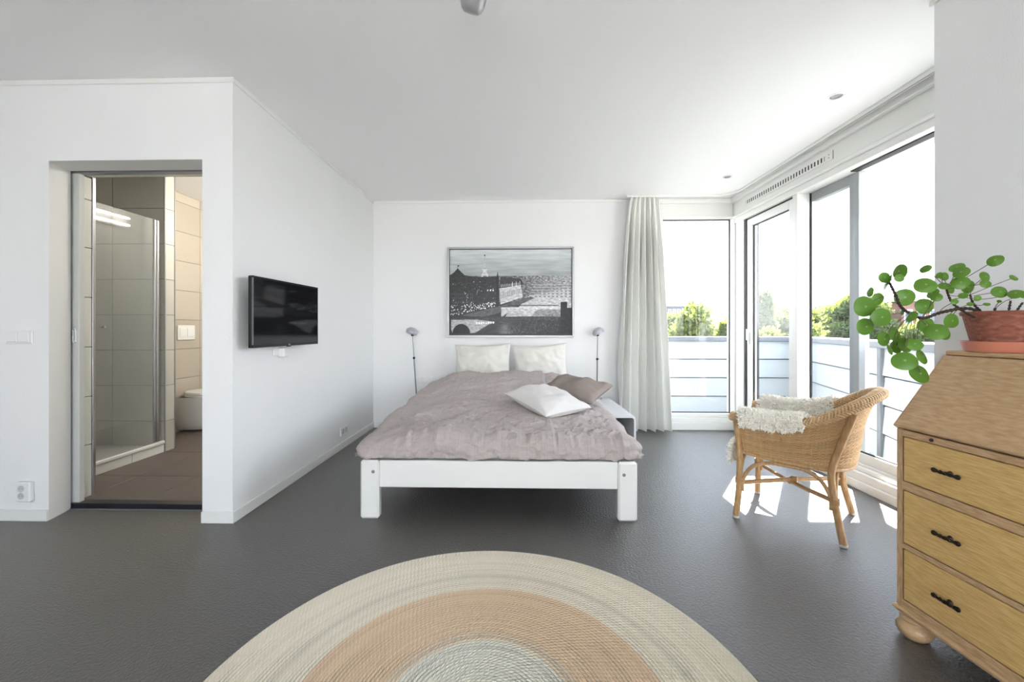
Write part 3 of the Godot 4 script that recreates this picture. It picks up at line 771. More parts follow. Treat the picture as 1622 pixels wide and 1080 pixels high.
	for a in [["seat", 0.385, 0.405], ["lid", 0.409, 0.435]]:
		var lm := MB.new()
		var top := PackedVector3Array()
		for y in [a[1], a[1] + 0.004, a[2] - 0.006, a[2]]:
			for j in 32:
				var an := TAU * j / 32.0
				var k := 1.0 if y < a[2] else 0.97
				top.append(V(0.29 + 0.265 * cos(an) * k, y, 0.19 * sin(an) * k))
		lm.net(top, 4, 32, true)
		lm.fan(top.slice(96, 128), V(0.29, a[2], 0), Vector3.UP)
		lm.fan(top.slice(0, 32), V(0.29, a[1], 0), Vector3.DOWN)
		part(lm, a[0], M.ceramic, t)
	var fp := thing("flush_plate", "white flush plate on the beige tiles above the toilet", "flush plate", V(-3.68, 1.02, -4.52))
	part(B(V(0, 0, -0.12), V(0.012, 0.16, 0.12), 0.004), "plate", M.plastic_white, fp)
	part(B(V(0.012, 0.03, -0.095), V(0.016, 0.13, -0.01), 0.002), "button", M.plastic_white, fp)
	part(B(V(0.012, 0.03, 0.0), V(0.016, 0.13, 0.095), 0.002), "button", M.plastic_white, fp)
	# tube lamp on the right-hand bathroom wall, seen mirrored in the shower glass
	var lamp := thing("tube_lamp", "twin white tube lamp mirrored in the shower glass", "lamp", V(-1.80, 2.37, -4.32))
	part(B(V(-0.03, -0.05, -0.46), V(0.0, 0.09, 0.46), 0.004), "housing", M.plastic_white, lamp)
	var glow := mat(rgb(250, 250, 246), 0.5)
	glow.emission_enabled = true
	glow.emission = Color(1, 0.98, 0.94)
	glow.emission_energy_multiplier = 1.6
	for y in [-0.02, 0.06]:
		var tb := MB.new()
		tb.tube(PackedVector3Array([V(-0.05, y, -0.45), V(-0.05, y, 0.45)]), 0.012, 12)
		part(tb, "tube", glow, lamp)
	var al := AreaLight3D.new()
	al.name = "tube_lamp_light"
	al.area_size = Vector2(0.9, 0.016)
	al.light_energy = 0.15
	al.light_color = Color(1, 0.97, 0.92)
	al.shadow_enabled = true
	al.position = V(-1.864, 2.35, -4.32)
	al.rotation.y = PI / 2
	al.set("area_range", 8.0)
	add_child(al)
	var al2: AreaLight3D = al.duplicate()
	al2.name = "tube_lamp_light_001"
	al2.position.y = 2.43
	add_child(al2)

func outdoors() -> void:
	shell(B(V(-30, -9.2, -120), V(140, -9.0, 40)), "ground", M.ground)
	shell(B(V(1.0, -0.3, -6.05), V(4.1, -0.06, -4.93)), "floor_balcony_back", M.slab)
	shell(B(V(2.66, -0.3, -4.93), V(4.1, -0.06, 0.5)), "floor_balcony", M.slab)
	shell(B(V(2.5, -9.0, -4.93), V(2.66, 0.1, 2.6)), "wall_facade", M.white_far)
	shell(B(V(-12, -0.3, 2.6), V(10, -0.08, 26)), "added_bounce_deck", M.bounce_terrace)  # unseen deck, added to bounce sunlight up through the rear window
	# unseen eaves added to cut the sun at the back window and near balcony
	shell(B(V(-4.4, 3.02, -5.1), V(2.82, 3.14, -4.82)), "added_eaves_back", M.white_far)
	shell(B(V(-4.4, 3.02, -5.65), V(3.0, 3.14, -5.1)), "added_eaves_middle", M.white_far)
	shell(B(V(-4.4, 3.02, -7.08), V(4.0, 3.14, -5.65)), "added_eaves_corner", M.white_far)
	shell(B(V(-4.4, 3.02, -4.82), V(3.80, 3.14, 4.4)), "added_eaves_side", M.white_far)
	shell(B(V(-4.4, H + 0.2, -5.1), V(2.62, 3.02, 2.6)), "wall_attic", M.white_far)
	# slim outside column
	var post := thing("balcony_column", "slim pale blue column standing outside the wide window", "column", V(2.75, -0.06, -3.42))
	part(B(V(-0.04, 0, -0.04), V(0.04, 3.08, 0.04), 0.004), "shaft", mat(rgb(206, 218, 232), 0.4), post)
	part(B(V(-0.06, 0, -0.06), V(0.06, 0.012, 0.06), 0.002), "foot_plate", M.cap, post)
	# parapet clad with lapped boards
	var runs := [["wall_parapet_back", V(1.0, 0, -6.05), V(4.02, 0, -6.05)], ["wall_parapet_side", V(4.02, 0, -6.05), V(2.84, 0, -2.3)]]
	for r in runs:
		var root := shell_root(r[0])
		var a: Vector3 = r[1]
		var b: Vector3 = r[2]
		var along := (b - a).normalized()
		var inward := V(-along.z, 0, along.x) * (1.0 if V(-along.z, 0, along.x).dot(V(1.5, 0, -3.0) - a) > 0 else -1.0)
		var t := Transform3D(Basis(along, Vector3.UP, -inward if along.cross(Vector3.UP).dot(-inward) > 0 else inward), a)
		var n := (b - a).length()
		var z := inward.dot(t.basis.z)
		var core := MB.new()
		core.xf = t
		core.box(V(0, -0.3, minf(-0.02 * z, -0.14 * z)), V(n, 0.96, maxf(-0.02 * z, -0.14 * z)))
		part(core, "core", M.cap, root)
		for k in 4:
			var y0 := -0.08 + 0.2655 * k
			var bd := MB.new()
			bd.xf = t
			var lo := 0.012 * z
			var hi := -0.008 * z
			for q in [[V(0, y0, lo), V(n, y0, lo), V(n, y0 + 0.248, hi), V(0, y0 + 0.248, hi), V(0, 0, z)], [V(0, y0, lo), V(n, y0, lo), V(n, y0, -0.02 * z), V(0, y0, -0.02 * z), V(0, -1, 0)]]:
				bd.quad(q[0], q[1], q[2], q[3], t.basis * q[4])
			part(bd, "board", M.siding, root)
		var cp := MB.new()
		cp.xf = t
		cp.box(V(-0.02, 0.965, minf(0.05 * z, -0.19 * z)), V(n + 0.02, 1.03, maxf(0.05 * z, -0.19 * z)), 0.006)
		part(cp, "cap", M.cap, root)
		for s in ([2.05] if r[0] == "wall_parapet_back" else [0.03, 2.2]):
			var st := MB.new()
			st.xf = t
			st.box(V(s, -0.08, minf(0.0, 0.03 * z)), V(s + 0.06, 0.965, maxf(0.0, 0.03 * z)), 0.003)
			part(st, "cover_strip", M.cap, root)
	# houses beyond
	house("tower_block", "distant grey apartment block rising above the trees", V(33.6, -9, -92), V(6.0, 15.0, 8.0), M.grey_far, M.roof_far, 6, 4)
	house("white_house", "low pale house with dark windows between the trees", V(18.6, -9, -29.6), V(2.9, 10.6, 3.0), M.pale_far, M.roof_far, 4, 4)
	house("flat_roofed_house", "dark flat-roofed house below the trees seen through the middle pane", V(24.6, -9, -33.6), V(4.8, 10.75, 4.0), M.roof_far, M.white_far, 5, 4)
	house("brick_house", "pinkish brick house with white windows behind the pilea", V(28.2, -9, -28.6), V(5.0, 12.0, 3.0), M.brick_far, M.white_far, 6, 5)
	# trees: x, z, crown middle, crown radius, height half, tone
	var kinds := [
		["yellow_green_tree", "bright yellow-green tree in the middle of the back window", 8.0, -19.5, 0.7, 1.0, 1.6, rgb(69, 77, 23), 0],
		["light_green_tree", "light green speckled tree at the right of the back window", 9.8, -19.5, 0.5, 0.95, 1.35, rgb(60, 70, 33), 0],
		["blue_green_tree", "dark bluish-green tree below the distant apartment block", 9.6, -27.0, 0.6, 1.3, 1.5, rgb(35, 47, 32), 0],
		["slender_tree", "tall thin feathery tree behind the sliding window", 14.2, -24.5, 2.1, 0.5, 1.5, rgb(60, 69, 43), 0],
		["round_tree", "broad yellow-green tree behind the sliding window", 16.2, -26.5, 0.9, 2.3, 1.5, rgb(62, 73, 29), 0],
		["bushy_tree", "low bright bush at the bottom left of the sliding window", 12.6, -22.0, -0.1, 1.4, 1.4, rgb(66, 75, 30), 0],
		["spreading_tree", "spreading light green tree above the dark flat roof", 24.2, -33.0, 1.2, 2.7, 2.0, rgb(60, 73, 29), 0],
		["tall_tree", "tall hazy green tree beside the grey window stile", 23.4, -29.5, 1.8, 1.7, 2.2, rgb(50, 66, 37), 0],
		["garden_tree", "small green tree half hidden behind the blue column", 24.6, -26.5, 0.2, 1.5, 1.4, rgb(58, 71, 37), 0],
	]
	var lm := MB.new()
	for k in 2:
		lm.xf = Transform3D(Basis(Vector3.UP, PI / 2 * k), Vector3.ZERO)
		lm.quad(V(0, 0, 0), V(0.5, 0.15, 0.3), V(1, 0, 0), V(0.5, -0.15, -0.3), Vector3.UP)
	var leaf_mesh := lm.made()
	for kk in kinds.size():
		var d: Array = kinds[kk]
		var rng := RandomNumberGenerator.new()
		rng.seed = 100 + kk
		var t := thing(d[0], d[1], "tree", V(d[2], -9, d[3]), 0.0, "trees beyond the parapet")
		var tr := MB.new()
		tr.tube(PackedVector3Array([V(0, 0, 0), V(0.1, 5, 0.05), V(0, 9 + d[4], 0)]), [0.28, 0.2, 0.06], 8)
		part(tr, "trunk", M.trunk, t)
		var lmat := mat(d[7], 0.7)
		lmat.backlight_enabled = true
		lmat.backlight = Color(0.5, 0.55, 0.25)
		var lobes := []
		var top: float = 9 + d[4] + d[6]
		for k in 22:
			# narrow near the top, broad below
			var q := pow(k / 21.0, 1.1)
			var wide: float = d[5] * lerpf(0.35, 1.5, sqrt(q))
			var an := k * 2.4
			lobes.append([V(cos(an) * wide * 0.75, top - d[6] * 0.35 - q * 5.5 + rng.randf_range(-0.2, 0.1), sin(an) * wide * 0.75), rng.randf_range(0.42, 0.62)])
		var mm := MultiMesh.new()
		mm.transform_format = MultiMesh.TRANSFORM_3D
		mm.mesh = leaf_mesh
		var cnt := int(6500.0 * clampf(d[5], 0.6, 2.0))
		mm.instance_count = cnt
		for k in cnt:
			var lb: Array = lobes[k % lobes.size()]
			var dir := V(rng.randfn(), rng.randfn(), rng.randfn()).normalized()
			var p: Vector3 = lb[0] + dir * V(d[5], minf(d[6], 1.4) * 0.8, d[5]) * lb[1] * pow(rng.randf(), 0.4)
			var s := rng.randf_range(0.14, 0.3)
			mm.set_instance_transform(k, Transform3D(Basis.from_euler(V(rng.randf() * TAU, rng.randf() * TAU, rng.randf() * TAU)).scaled(Vector3.ONE * s), p))
		var mi := MultiMeshInstance3D.new()
		mi.name = "foliage"
		mi.multimesh = mm
		mi.material_override = lmat
		mi.set_meta("kind", "stuff")
		t.add_child(mi)

func house(called: String, label: String, at: Vector3, size: Vector3, wall: Material, roof: Material, cols: int, levels: int) -> void:
	var t := thing(called, label, "building", at)
	part(B(V(-size.x / 2, 0, -size.z), V(size.x / 2, size.y, 0)), "wall", wall, t)
	part(B(V(-size.x / 2 - 0.15, size.y, -size.z - 0.15), V(size.x / 2 + 0.15, size.y + 0.14, 0.15)), "roof", roof, t)
	var cw := size.x / cols
	for l in levels:
		for c in cols:
			var x := -size.x / 2 + cw * (c + 0.5)
			var y := size.y - 0.55 - l * (size.y / (levels + 1.2)) * 0.9
			var f := part(B(V(x - cw * 0.32, y - 1.25, -0.02), V(x + cw * 0.32, y, 0.05)), "window", M.frame if wall != M.pale_far else M.roof_far, t)
			part(B(V(x - cw * 0.26, y - 1.17, 0.05), V(x + cw * 0.26, y - 0.08, 0.06)), "window_glass", M.glass_far, f)

func ceiling_fittings() -> void:
	# curtain rail bending round the corner
	var path := PackedVector3Array([V(1.20, 2.607, -4.65), V(1.7, 2.607, -4.65), V(2.16, 2.607, -4.65)])
	for k in 9:
		var a := PI / 2 * k / 8.0
		path.append(V(2.16 + 0.2 * sin(a), 2.607, -4.45 - 0.2 * cos(a)))
	path.append(V(2.358, 2.607, -3.4))
	path.append(V(2.352, 2.607, -1.927))
	var rail := thing("curtain_rail", "white curtain rail on the ceiling curving along the windows", "curtain rail", V(0, 0, 0))
	for off in [-0.009, 0.009]:
		var rm := MB.new()
		var pts := PackedVector3Array()
		for i in path.size():
			var t := (path[mini(i + 1, path.size() - 1)] - path[maxi(i - 1, 0)]).normalized()
			var side := t.cross(Vector3.UP).normalized()
			for c in [V(-0.006, H - 2.607, 0), V(0.006, H - 2.607, 0), V(0.006, -0.012, 0), V(-0.006, -0.012, 0)]:
				pts.append(path[i] + side * (off + c.x) + Vector3.UP * c.y)
		rm.net(pts, path.size(), 4, true)
		part(rm, "flange", M.frame, rail)
	var gm := MB.new()
	var gp := PackedVector3Array()
	for i in path.size():
		var t := (path[mini(i + 1, path.size() - 1)] - path[maxi(i - 1, 0)]).normalized()
		var side := t.cross(Vector3.UP).normalized()
		for c in [V(-0.0032, 0.006, 0), V(0.0032, 0.006, 0), V(0.0032, -0.011, 0), V(-0.0032, -0.011, 0)]:
			gp.append(path[i] + side * c.x + Vector3.UP * c.y)
	gm.net(gp, path.size(), 4, true)
	part(gm, "groove", mat(rgb(84, 84, 84), 0.6), rail)
	# recessed lights, switched off
	for a in [["recessed_light", "round recessed ceiling light nearest the wide window", V(2.02, H, -2.70)], ["recessed_light", "small round recessed ceiling light near the corner of the windows", V(2.03, H, -4.10)]]:
		var r := thing(a[0], a[1], "light", a[2], 0.0, "recessed ceiling lights")
		var m := MB.new()
		m.lathe([[0.048, 0.0], [0.048, -0.003], [0.044, -0.005], [0.036, -0.005], [0.034, -0.003], [0.034, 0.0]].map(func(p): return [p[0], p[1]]), 32)
		part(m, "trim_ring", M.frame, r)
		var g := MB.new()
		g.lathe([[0.034, -0.002], [0.030, -0.004], [0.025, -0.002], [0.024, 0.0]], 32)
		part(g, "gimbal_ring", M.pole, r)
		var b := MB.new()
		b.lathe([[0.0, -0.001], [0.024, -0.001], [0.024, 0.0]], 32)
		part(b, "lamp_face", mat(rgb(150, 150, 148), 0.25), r)
	# spotlight whose head hangs into the top of the picture
	var s := thing("ceiling_spotlight", "brushed metal spotlight head hanging from the ceiling at top centre", "spotlight", V(-0.185, H, -1.70))
	var rose := MB.new()
	rose.lathe([[0.0, -0.018], [0.045, -0.018], [0.05, -0.012], [0.05, 0.0]], 28)
	part(rose, "ceiling_rose", M.silver, s)
	var arm := MB.new()
	arm.tube(PackedVector3Array([V(0, -0.015, 0), V(0.012, -0.05, 0.0), V(0.01, -0.085, 0)]), 0.007, 10)
	part(arm, "arm", M.pole, s)
	var head := MB.new()
	head.xf = Transform3D(Basis(Vector3.RIGHT, 0.5) * Basis(Vector3.BACK, -0.25), V(0.005, -0.105, 0.0))
	head.lathe([[0.0, -0.072], [0.030, -0.070], [0.042, -0.060], [0.050, -0.042], [0.053, -0.015], [0.053, 0.03], [0.046, 0.036], [0.0, 0.038]], 32)
	part(head, "lamp_head", M.silver, s)
	var eye := MB.new()
	eye.xf = Transform3D(Basis(Vector3.RIGHT, PI / 2), V(-0.018, -0.118, 0.052))
	eye.lathe([[0.0, 0.006], [0.005, 0.006], [0.006, 0.008], [0.009, 0.008], [0.010, 0.004], [0.010, -0.01]], 20)
	part(eye, "switch_ring", mat(rgb(190, 130, 96), 0.3, 0.7), s)

func socket_face(parent: Node, at: Vector3, basis: Basis, r: float) -> void:
	var m := MB.new()
	m.xf = Transform3D(basis, at)
	m.lathe([[r, 0.0], [r, 0.003], [r * 0.92, 0.004], [r * 0.86, 0.001], [0.0, 0.001]], 24)
	var s := part(m, "socket", M.socket_grey, parent)
	for k in [-1, 1]:
		var h := MB.new()
		h.xf = Transform3D(basis, at)
		h.box(V(k * r * 0.42 - 0.0018, 0.0, -0.0018), V(k * r * 0.42 + 0.0018, 0.0014, 0.0018))
		part(h, "pin_hole", M.dark, s)

func wall_fittings() -> void:
	# double switch left of the doorway
	var s := thing("light_switch", "white double rocker switch on the wall left of the doorway", "switch", V(-2.966, 1.093, ZF))
	part(B(V(-0.083, -0.041, 0), V(0.083, 0.041, 0.010), 0.004), "plate", M.plastic_white, s)
	for k in [-1, 1]:
		part(B(V(k * 0.037 - 0.031, -0.031, 0.010), V(k * 0.037 + 0.031, 0.031, 0.016), 0.003), "rocker", M.plastic_white, s)
	# double socket below it
	var d := thing("wall_socket", "white double wall socket low on the wall beside the doorway", "socket", V(-2.92, 0.178, ZF))
	part(B(V(-0.044, -0.058, 0), V(0.044, 0.058, 0.03), 0.006), "plate", M.plastic_white, d)
	for y in [-0.021, 0.021]:
		socket_face(d, V(-0.006, y, 0.0305), Basis(Vector3.RIGHT, PI / 2), 0.019)
	# double socket on the television wall
	var e := thing("wall_socket", "white double wall socket above the skirting beside the bed", "socket", V(XT, 0.166, -3.96))
	part(B(V(0, -0.04, -0.078), V(0.012, 0.04, 0.078), 0.004), "plate", M.plastic_white, e)
	for z in [-0.036, 0.036]:
		socket_face(e, V(0.0122, 0.0, z), Basis(Vector3.BACK, -PI / 2), 0.026)
	# triple plate behind the left lamp
	var p := thing("light_switch", "white triple wall plate behind the left reading lamp", "switch", V(-1.09, 0.553, ZB))
	part(B(V(-0.115, -0.041, 0), V(0.115, 0.041, 0.009), 0.003), "plate", M.plastic_white, p)
	for k in 3:
		part(B(V(-0.071 + 0.071 * k - 0.029, -0.029, 0.009), V(-0.071 + 0.071 * k + 0.029, 0.029, 0.014), 0.003), "rocker", M.plastic_white, p)

func cushion(w: float, h: float, t: float, sd: int, crumple := 0.012, n := 36) -> MB:
	var m := MB.new()
	var ns := noise(2.4, FastNoiseLite.TYPE_SIMPLEX_SMOOTH, 2, sd)
	var top := PackedVector3Array()
	var bot := PackedVector3Array()
	for i in n + 1:
		for j in n + 1:
			var u := 2.0 * i / n - 1.0
			var q := 2.0 * j / n - 1.0
			var x := u * w / 2 * (1.0 - 0.085 * (1.0 - q * q) * absf(u))
			var y := q * h / 2 * (1.0 - 0.085 * (1.0 - u * u) * absf(q))
			var th := t / 2 * pow(maxf(0.0, (1.0 - pow(absf(u), 2.6)) * (1.0 - pow(absf(q), 2.6))), 0.55)
			var e := minf(1.0, minf(1.0 - absf(u), 1.0 - absf(q)) * 8.0)
			var c := crumple * e * ns.get_noise_2d(x * 2.2, y * 2.2) * 2.0
			top.append(V(x, y, th + c))
			bot.append(V(x, y, -th + c * 0.6))
	m.net(top, n + 1, n + 1)
	m.net(bot, n + 1, n + 1, false, true)
	return m

func bed_group() -> void:
	var bed := thing("bed_frame", "white lacquered wooden bed frame with chunky legs", "bed", V(-0.123, 0, -3.6))
	var zf := 1.123
	for sx in [-1, 1]:
		for z in [[zf - 0.06, zf], [-1.10, -1.04]]:
			var lg := MB.new()
			lg.box(V(sx * 0.7705 - 0.057, 0, z[0]), V(sx * 0.7705 + 0.057, 0.352, z[1]), 0.012)
			part(lg, "leg", M.white_lacquer, bed)
		part(B(V(sx * 0.815 - 0.012, 0.19, -1.04), V(sx * 0.815 + 0.012, 0.345, zf - 0.06), 0.004), "side_rail", M.white_lacquer, bed)
		var bt := MB.new()
		bt.xf = Transform3D(Basis(Vector3.RIGHT, PI / 2), V(sx * 0.7475, 0.285 if sx < 0 else 0.278, zf))
		bt.lathe([[0.010, -0.003], [0.010, 0.001], [0.008, 0.002], [0.0, 0.002]], 20)
		part(bt, "bolt_cap", M.bolt, bed)
	part(B(V(-0.712, 0.19, zf - 0.045), V(0.712, 0.351, zf - 0.006), 0.004), "foot_rail", M.white_lacquer, bed)
	part(B(V(-0.712, 0.19, -1.09), V(0.712, 0.351, -1.055), 0.004), "head_rail", M.white_lacquer, bed)
	part(B(V(-0.79, 0.23, -1.04), V(0.79, 0.255, zf - 0.06)), "slat_base", M.white_lacquer, bed)
	var mt := MB.new()
	mt.box(V(-0.79, 0, -1.02), V(0.79, 0.19, 1.04), 0.03)
	solo(mt, "mattress", M.pillow, "white mattress under the taupe duvet", "mattress", "", V(-0.123, 0.257, -3.6))
	duvet()
	# standing pillows
	var pl := cushion(0.63, 0.51, 0.15, 71, 0.010, 44)
	var o := solo(pl, "pillow", M.pillow, "off-white pillow leaning on the wall at the left", "pillow", "bed pillows", V(-0.39, 0.725, -4.61))
	o.rotation = V(-0.22, 0.0, 0.03)
	var o2 := solo(cushion(0.61, 0.51, 0.15, 72, 0.010, 44), "pillow", M.pillow, "off-white pillow leaning on the wall at the right", "pillow", "bed pillows", V(0.245, 0.725, -4.61))
	o2.rotation = V(-0.22, 0.0, 0.05)
	# loose cushions
	var ex := V(0.30, -0.085, 0.47).normalized()
	var ez := V(0.33, 0.02, -0.2)
	ez = (ez - ex * ez.dot(ex)).normalized()
	var c1 := solo(cushion(0.58, 0.42, 0.17, 81, 0.008), "cushion", M.cushion_white, "off-white cushion lying at the front of the bed's right half", "cushion", "loose cushions on the bed", V(0.215, 0.592, -3.22))
	c1.basis = Basis(ex, ez, ex.cross(ez)) if ex.cross(ez).y > 0 else Basis(ex, -ez, ex.cross(-ez))
	ex = V(0.46, -0.05, 0.40).normalized()
	ez = V(0.20, 0.10, -0.22)
	ez = (ez - ex * ez.dot(ex)).normalized()
	var c2 := solo(cushion(0.56, 0.36, 0.16, 82, 0.010), "cushion", M.cushion_taupe, "woolly taupe cushion lying behind the off-white one", "cushion", "loose cushions on the bed", V(0.49, 0.625, -3.62))
	c2.basis = Basis(ex, ez, ex.cross(ez)) if ex.cross(ez).y > 0 else Basis(ex, -ez, ex.cross(-ez))
	# low bedside bench
	var ns := thing("bedside_table", "low pale grey bedside table between bed and curtain", "bedside table", V(0.925, 0, -4.26))
	var u := MB.new()
	var prof := []
	for a in [[0.132, 0.0], [0.132, 0.32], [0.126, 0.347], [0.10, 0.36], [-0.10, 0.36], [-0.126, 0.347], [-0.132, 0.32], [-0.132, 0.0]]:
		prof.append(a)
	var inner := [[0.114, 0.0], [0.114, 0.32], [0.110, 0.333], [0.095, 0.34], [-0.095, 0.34], [-0.110, 0.333], [-0.114, 0.32], [-0.114, 0.0]]
	for k in 7:
		var a: Array = prof[k]
		var b: Array = prof[k + 1]
		var c: Array = inner[k]
		var e: Array = inner[k + 1]
		var nrm := V((a[0] + b[0]) / 2, (a[1] + b[1]) / 2 - 0.15, 0)
		u.quad(V(a[0], a[1], -0.49), V(b[0], b[1], -0.49), V(b[0], b[1], 0.49), V(a[0], a[1], 0.49), nrm)
		u.quad(V(c[0], c[1], -0.49), V(e[0], e[1], -0.49), V(e[0], e[1], 0.49), V(c[0], c[1], 0.49), -nrm)
		for z in [-0.49, 0.49]:
			u.quad(V(a[0], a[1], z), V(b[0], b[1], z), V(e[0], e[1], z), V(c[0], c[1], z), V(0, 0, z))
	part(u, "body", mat(rgb(222, 222, 222), 0.4), ns)
	part(B(V(-0.114, 0.02, -0.485), V(0.114, 0.34, -0.47)), "back_panel", mat(rgb(140, 142, 146), 0.5), ns)
	# reading lamps
	reading_lamp("grey reading lamp standing left of the bed, head tilted outwards", V(-1.13, 0.0, -4.70), V(-1.201, 1.075, -4.70), 0.35)
	reading_lamp("grey reading lamp standing on the bedside table right of the bed", V(0.882, 0.36, -4.70), V(0.889, 1.075, -4.70), -0.45)

func reading_lamp(label: String, foot: Vector3, top: Vector3, tilt: float) -> void:
	var t := thing("reading_lamp", label, "lamp", foot, 0.0, "slim reading lamps beside the bed")
	var d := top - foot
	var base := MB.new()
	base.lathe([[0.0, 0.0], [0.058, 0.0], [0.06, 0.004], [0.056, 0.012], [0.012, 0.016], [0.0, 0.02]], 28)
	part(base, "base", M.lamp, t)
	var joint := 0.62 if foot.y > 0.1 else 0.755
	var lo := MB.new()
	lo.tube(PackedVector3Array([V(0, 0.01, 0), d * joint]), 0.007, 10)
	part(lo, "lower_pole", M.pole, t)
	var up := MB.new()
	up.tube(PackedVector3Array([d * joint, d * 0.97, d + V(0, -0.01, 0)]), 0.0042, 8)
	part(up, "upper_pole", M.pole, t)
	var j := MB.new()
	j.xf.origin = d * joint
	j.lathe([[0.0, -0.014], [0.009, -0.012], [0.014, -0.005], [0.014, 0.005], [0.009, 0.012], [0.0, 0.014]], 16)
	part(j, "joint", M.dark, t)
	var cl := MB.new()
	cl.xf.origin = d
	cl.lathe([[0.0, -0.014], [0.016, -0.014], [0.016, 0.006], [0.0, 0.006]], 16)
	part(cl, "collar", M.dark, t)
	var h := MB.new()
	var side := -signf(tilt) * 0.008
	h.xf = Transform3D(Basis(Vector3.BACK, -tilt), d + V(side, 0.03, 0))
	h.xf = h.xf * Transform3D(Basis.from_scale(V(1.12, 1.0, 0.85)), Vector3.ZERO)
	var prof := []
	for k in 9:
		var a := -0.42 + (PI / 2 + 0.42) * k / 8.0
		prof.append([0.060 * cos(a), 0.052 * sin(a)])
	h.lathe(prof, 28)
	h.lathe([[0.0, -0.016], [0.030, -0.020], [0.055, -0.0175]], 28)
	var hd := part(h, "lamp_head", M.lamp, t)
	var k2 := MB.new()
	k2.xf = Transform3D(Basis(Vector3.RIGHT, PI / 2), d + V(-signf(tilt) * 0.035, 0.036 + 0.004, 0.042))
	k2.lathe([[0.006, -0.01], [0.006, 0.003], [0.0, 0.004]], 12)
	part(k2, "knob", M.bolt, hd)

func duvet() -> void:
	var ni := 170
	var nj := 190
	var pts := PackedVector3Array()
	var nz := noise(1.6, FastNoiseLite.TYPE_SIMPLEX_SMOOTH, 3, 61)
	var nw := noise(3.0, FastNoiseLite.TYPE_SIMPLEX_SMOOTH, 4, 62)
	var nh := noise(5.0, FastNoiseLite.TYPE_SIMPLEX_SMOOTH, 3, 63)
	var half_flat := 0.775
	var r := 0.105
	for i in ni + 1:
		for j in nj + 1:
			var s := (2.0 * i / ni - 1.0) * 1.0
			var l := 2.12 * j / nj
			var dx := maxf(absf(s) - half_flat, 0.0) * signf(s)
			var z := -4.46 + minf(l, 1.86)
			var dz := maxf(l - 1.86, 0.0)
			var x := -0.123 + clampf(s, -half_flat, half_flat)
			var d := pow(pow(absf(dx), 3.0) + pow(dz, 3.0), 1.0 / 3.0)
			var out := r
			var down := 0.0
			if d < r * PI / 2:
				out = r * sin(d / r)
				down = r * (1.0 - cos(d / r))
			else:
				down = r + (d - r * PI / 2)
			var dir := V(dx, 0, dz)
			dir = dir / maxf(dir.length(), 1e-6)
			var xn := absf(s) / 0.9
			var head := smoothstep(-3.55, -4.38, z)
			var top := 0.500 + 0.035 * smoothstep(-2.6, -3.5, z) + 0.155 * head * (1.0 - 0.75 * smoothstep(0.5, 1.02, xn)) - 0.02 * pow(minf(xn, 1.0), 3.0)
			top += 0.036 * nz.get_noise_2d(x * 1.3, z * 1.3) * (1.0 - 0.5 * minf(d / r, 1.0))
			# creases: soft ones across the bed, sharper slanting ones towards the foot
			var foot := smoothstep(-3.5, -2.7, z)
			var c1 := pow(maxf(0.0, 1.0 - absf(nw.get_noise_2d(x * 0.7, z * 2.0)) * 4.0), 2.0)
			var c2 := pow(maxf(0.0, 1.0 - absf(nw.get_noise_2d((x + z * 0.8) * 1.6 + 9.0, (x - z) * 0.6)) * 5.0), 2.0)
			var c3 := pow(maxf(0.0, 1.0 - absf(nh.get_noise_2d((x - z * 0.7) * 1.3 + 5.0, (x + z) * 0.45)) * 5.0), 2.0)
			top += 0.010 * c1 + (0.004 + 0.014 * foot * smoothstep(0.1, 0.6, x)) * c2 + (0.003 + 0.008 * foot) * c3 - 0.006
			top += 0.005 * nh.get_noise_2d(x * 1.2, z * 3.5)
			# the fold where the cover overlaps
			var fold := 0.225 + 0.03 * smoothstep(-2.6, -4.3, z) + 0.004 * nh.get_noise_1d(z * 2.0)
			top -= 0.016 * smoothstep(fold - 0.003, fold + 0.003, x)
			top += 0.006 * exp(-pow((x - fold + 0.012) / 0.012, 2.0))
			var p := V(x, top, z) + dir * out + V(0, -down, 0)
			if dz > 0.0:
				p.z -= 0.014 * smoothstep(fold - 0.003, fold + 0.003, x) * minf(dz / 0.06, 1.0)
			if d > 0.0:
				var q := minf(d / 0.2, 1.0)
				var along := p.x if dz > absf(dx) else p.z
				p += dir * q * (0.030 * nw.get_noise_2d(along * 1.6, 3.0 + q * 0.8) + 0.016 * nh.get_noise_2d(along * 3.0, q) + 0.012)
				p.y = maxf(p.y, 0.362 + 0.012 * nh.get_noise_2d(p.x * 2.0, p.z * 2.0))
			if j == 0:
				p.y -= 0.06
			elif j == 1:
				p.y -= 0.02
			pts.append(p)
	var m := MB.new()
	m.net(pts, ni + 1, nj + 1, false, true)
	var root := thing("duvet", "crumpled taupe linen duvet covering the bed", "duvet", Vector3.ZERO)
	part(m, "cover", M.linen, root)

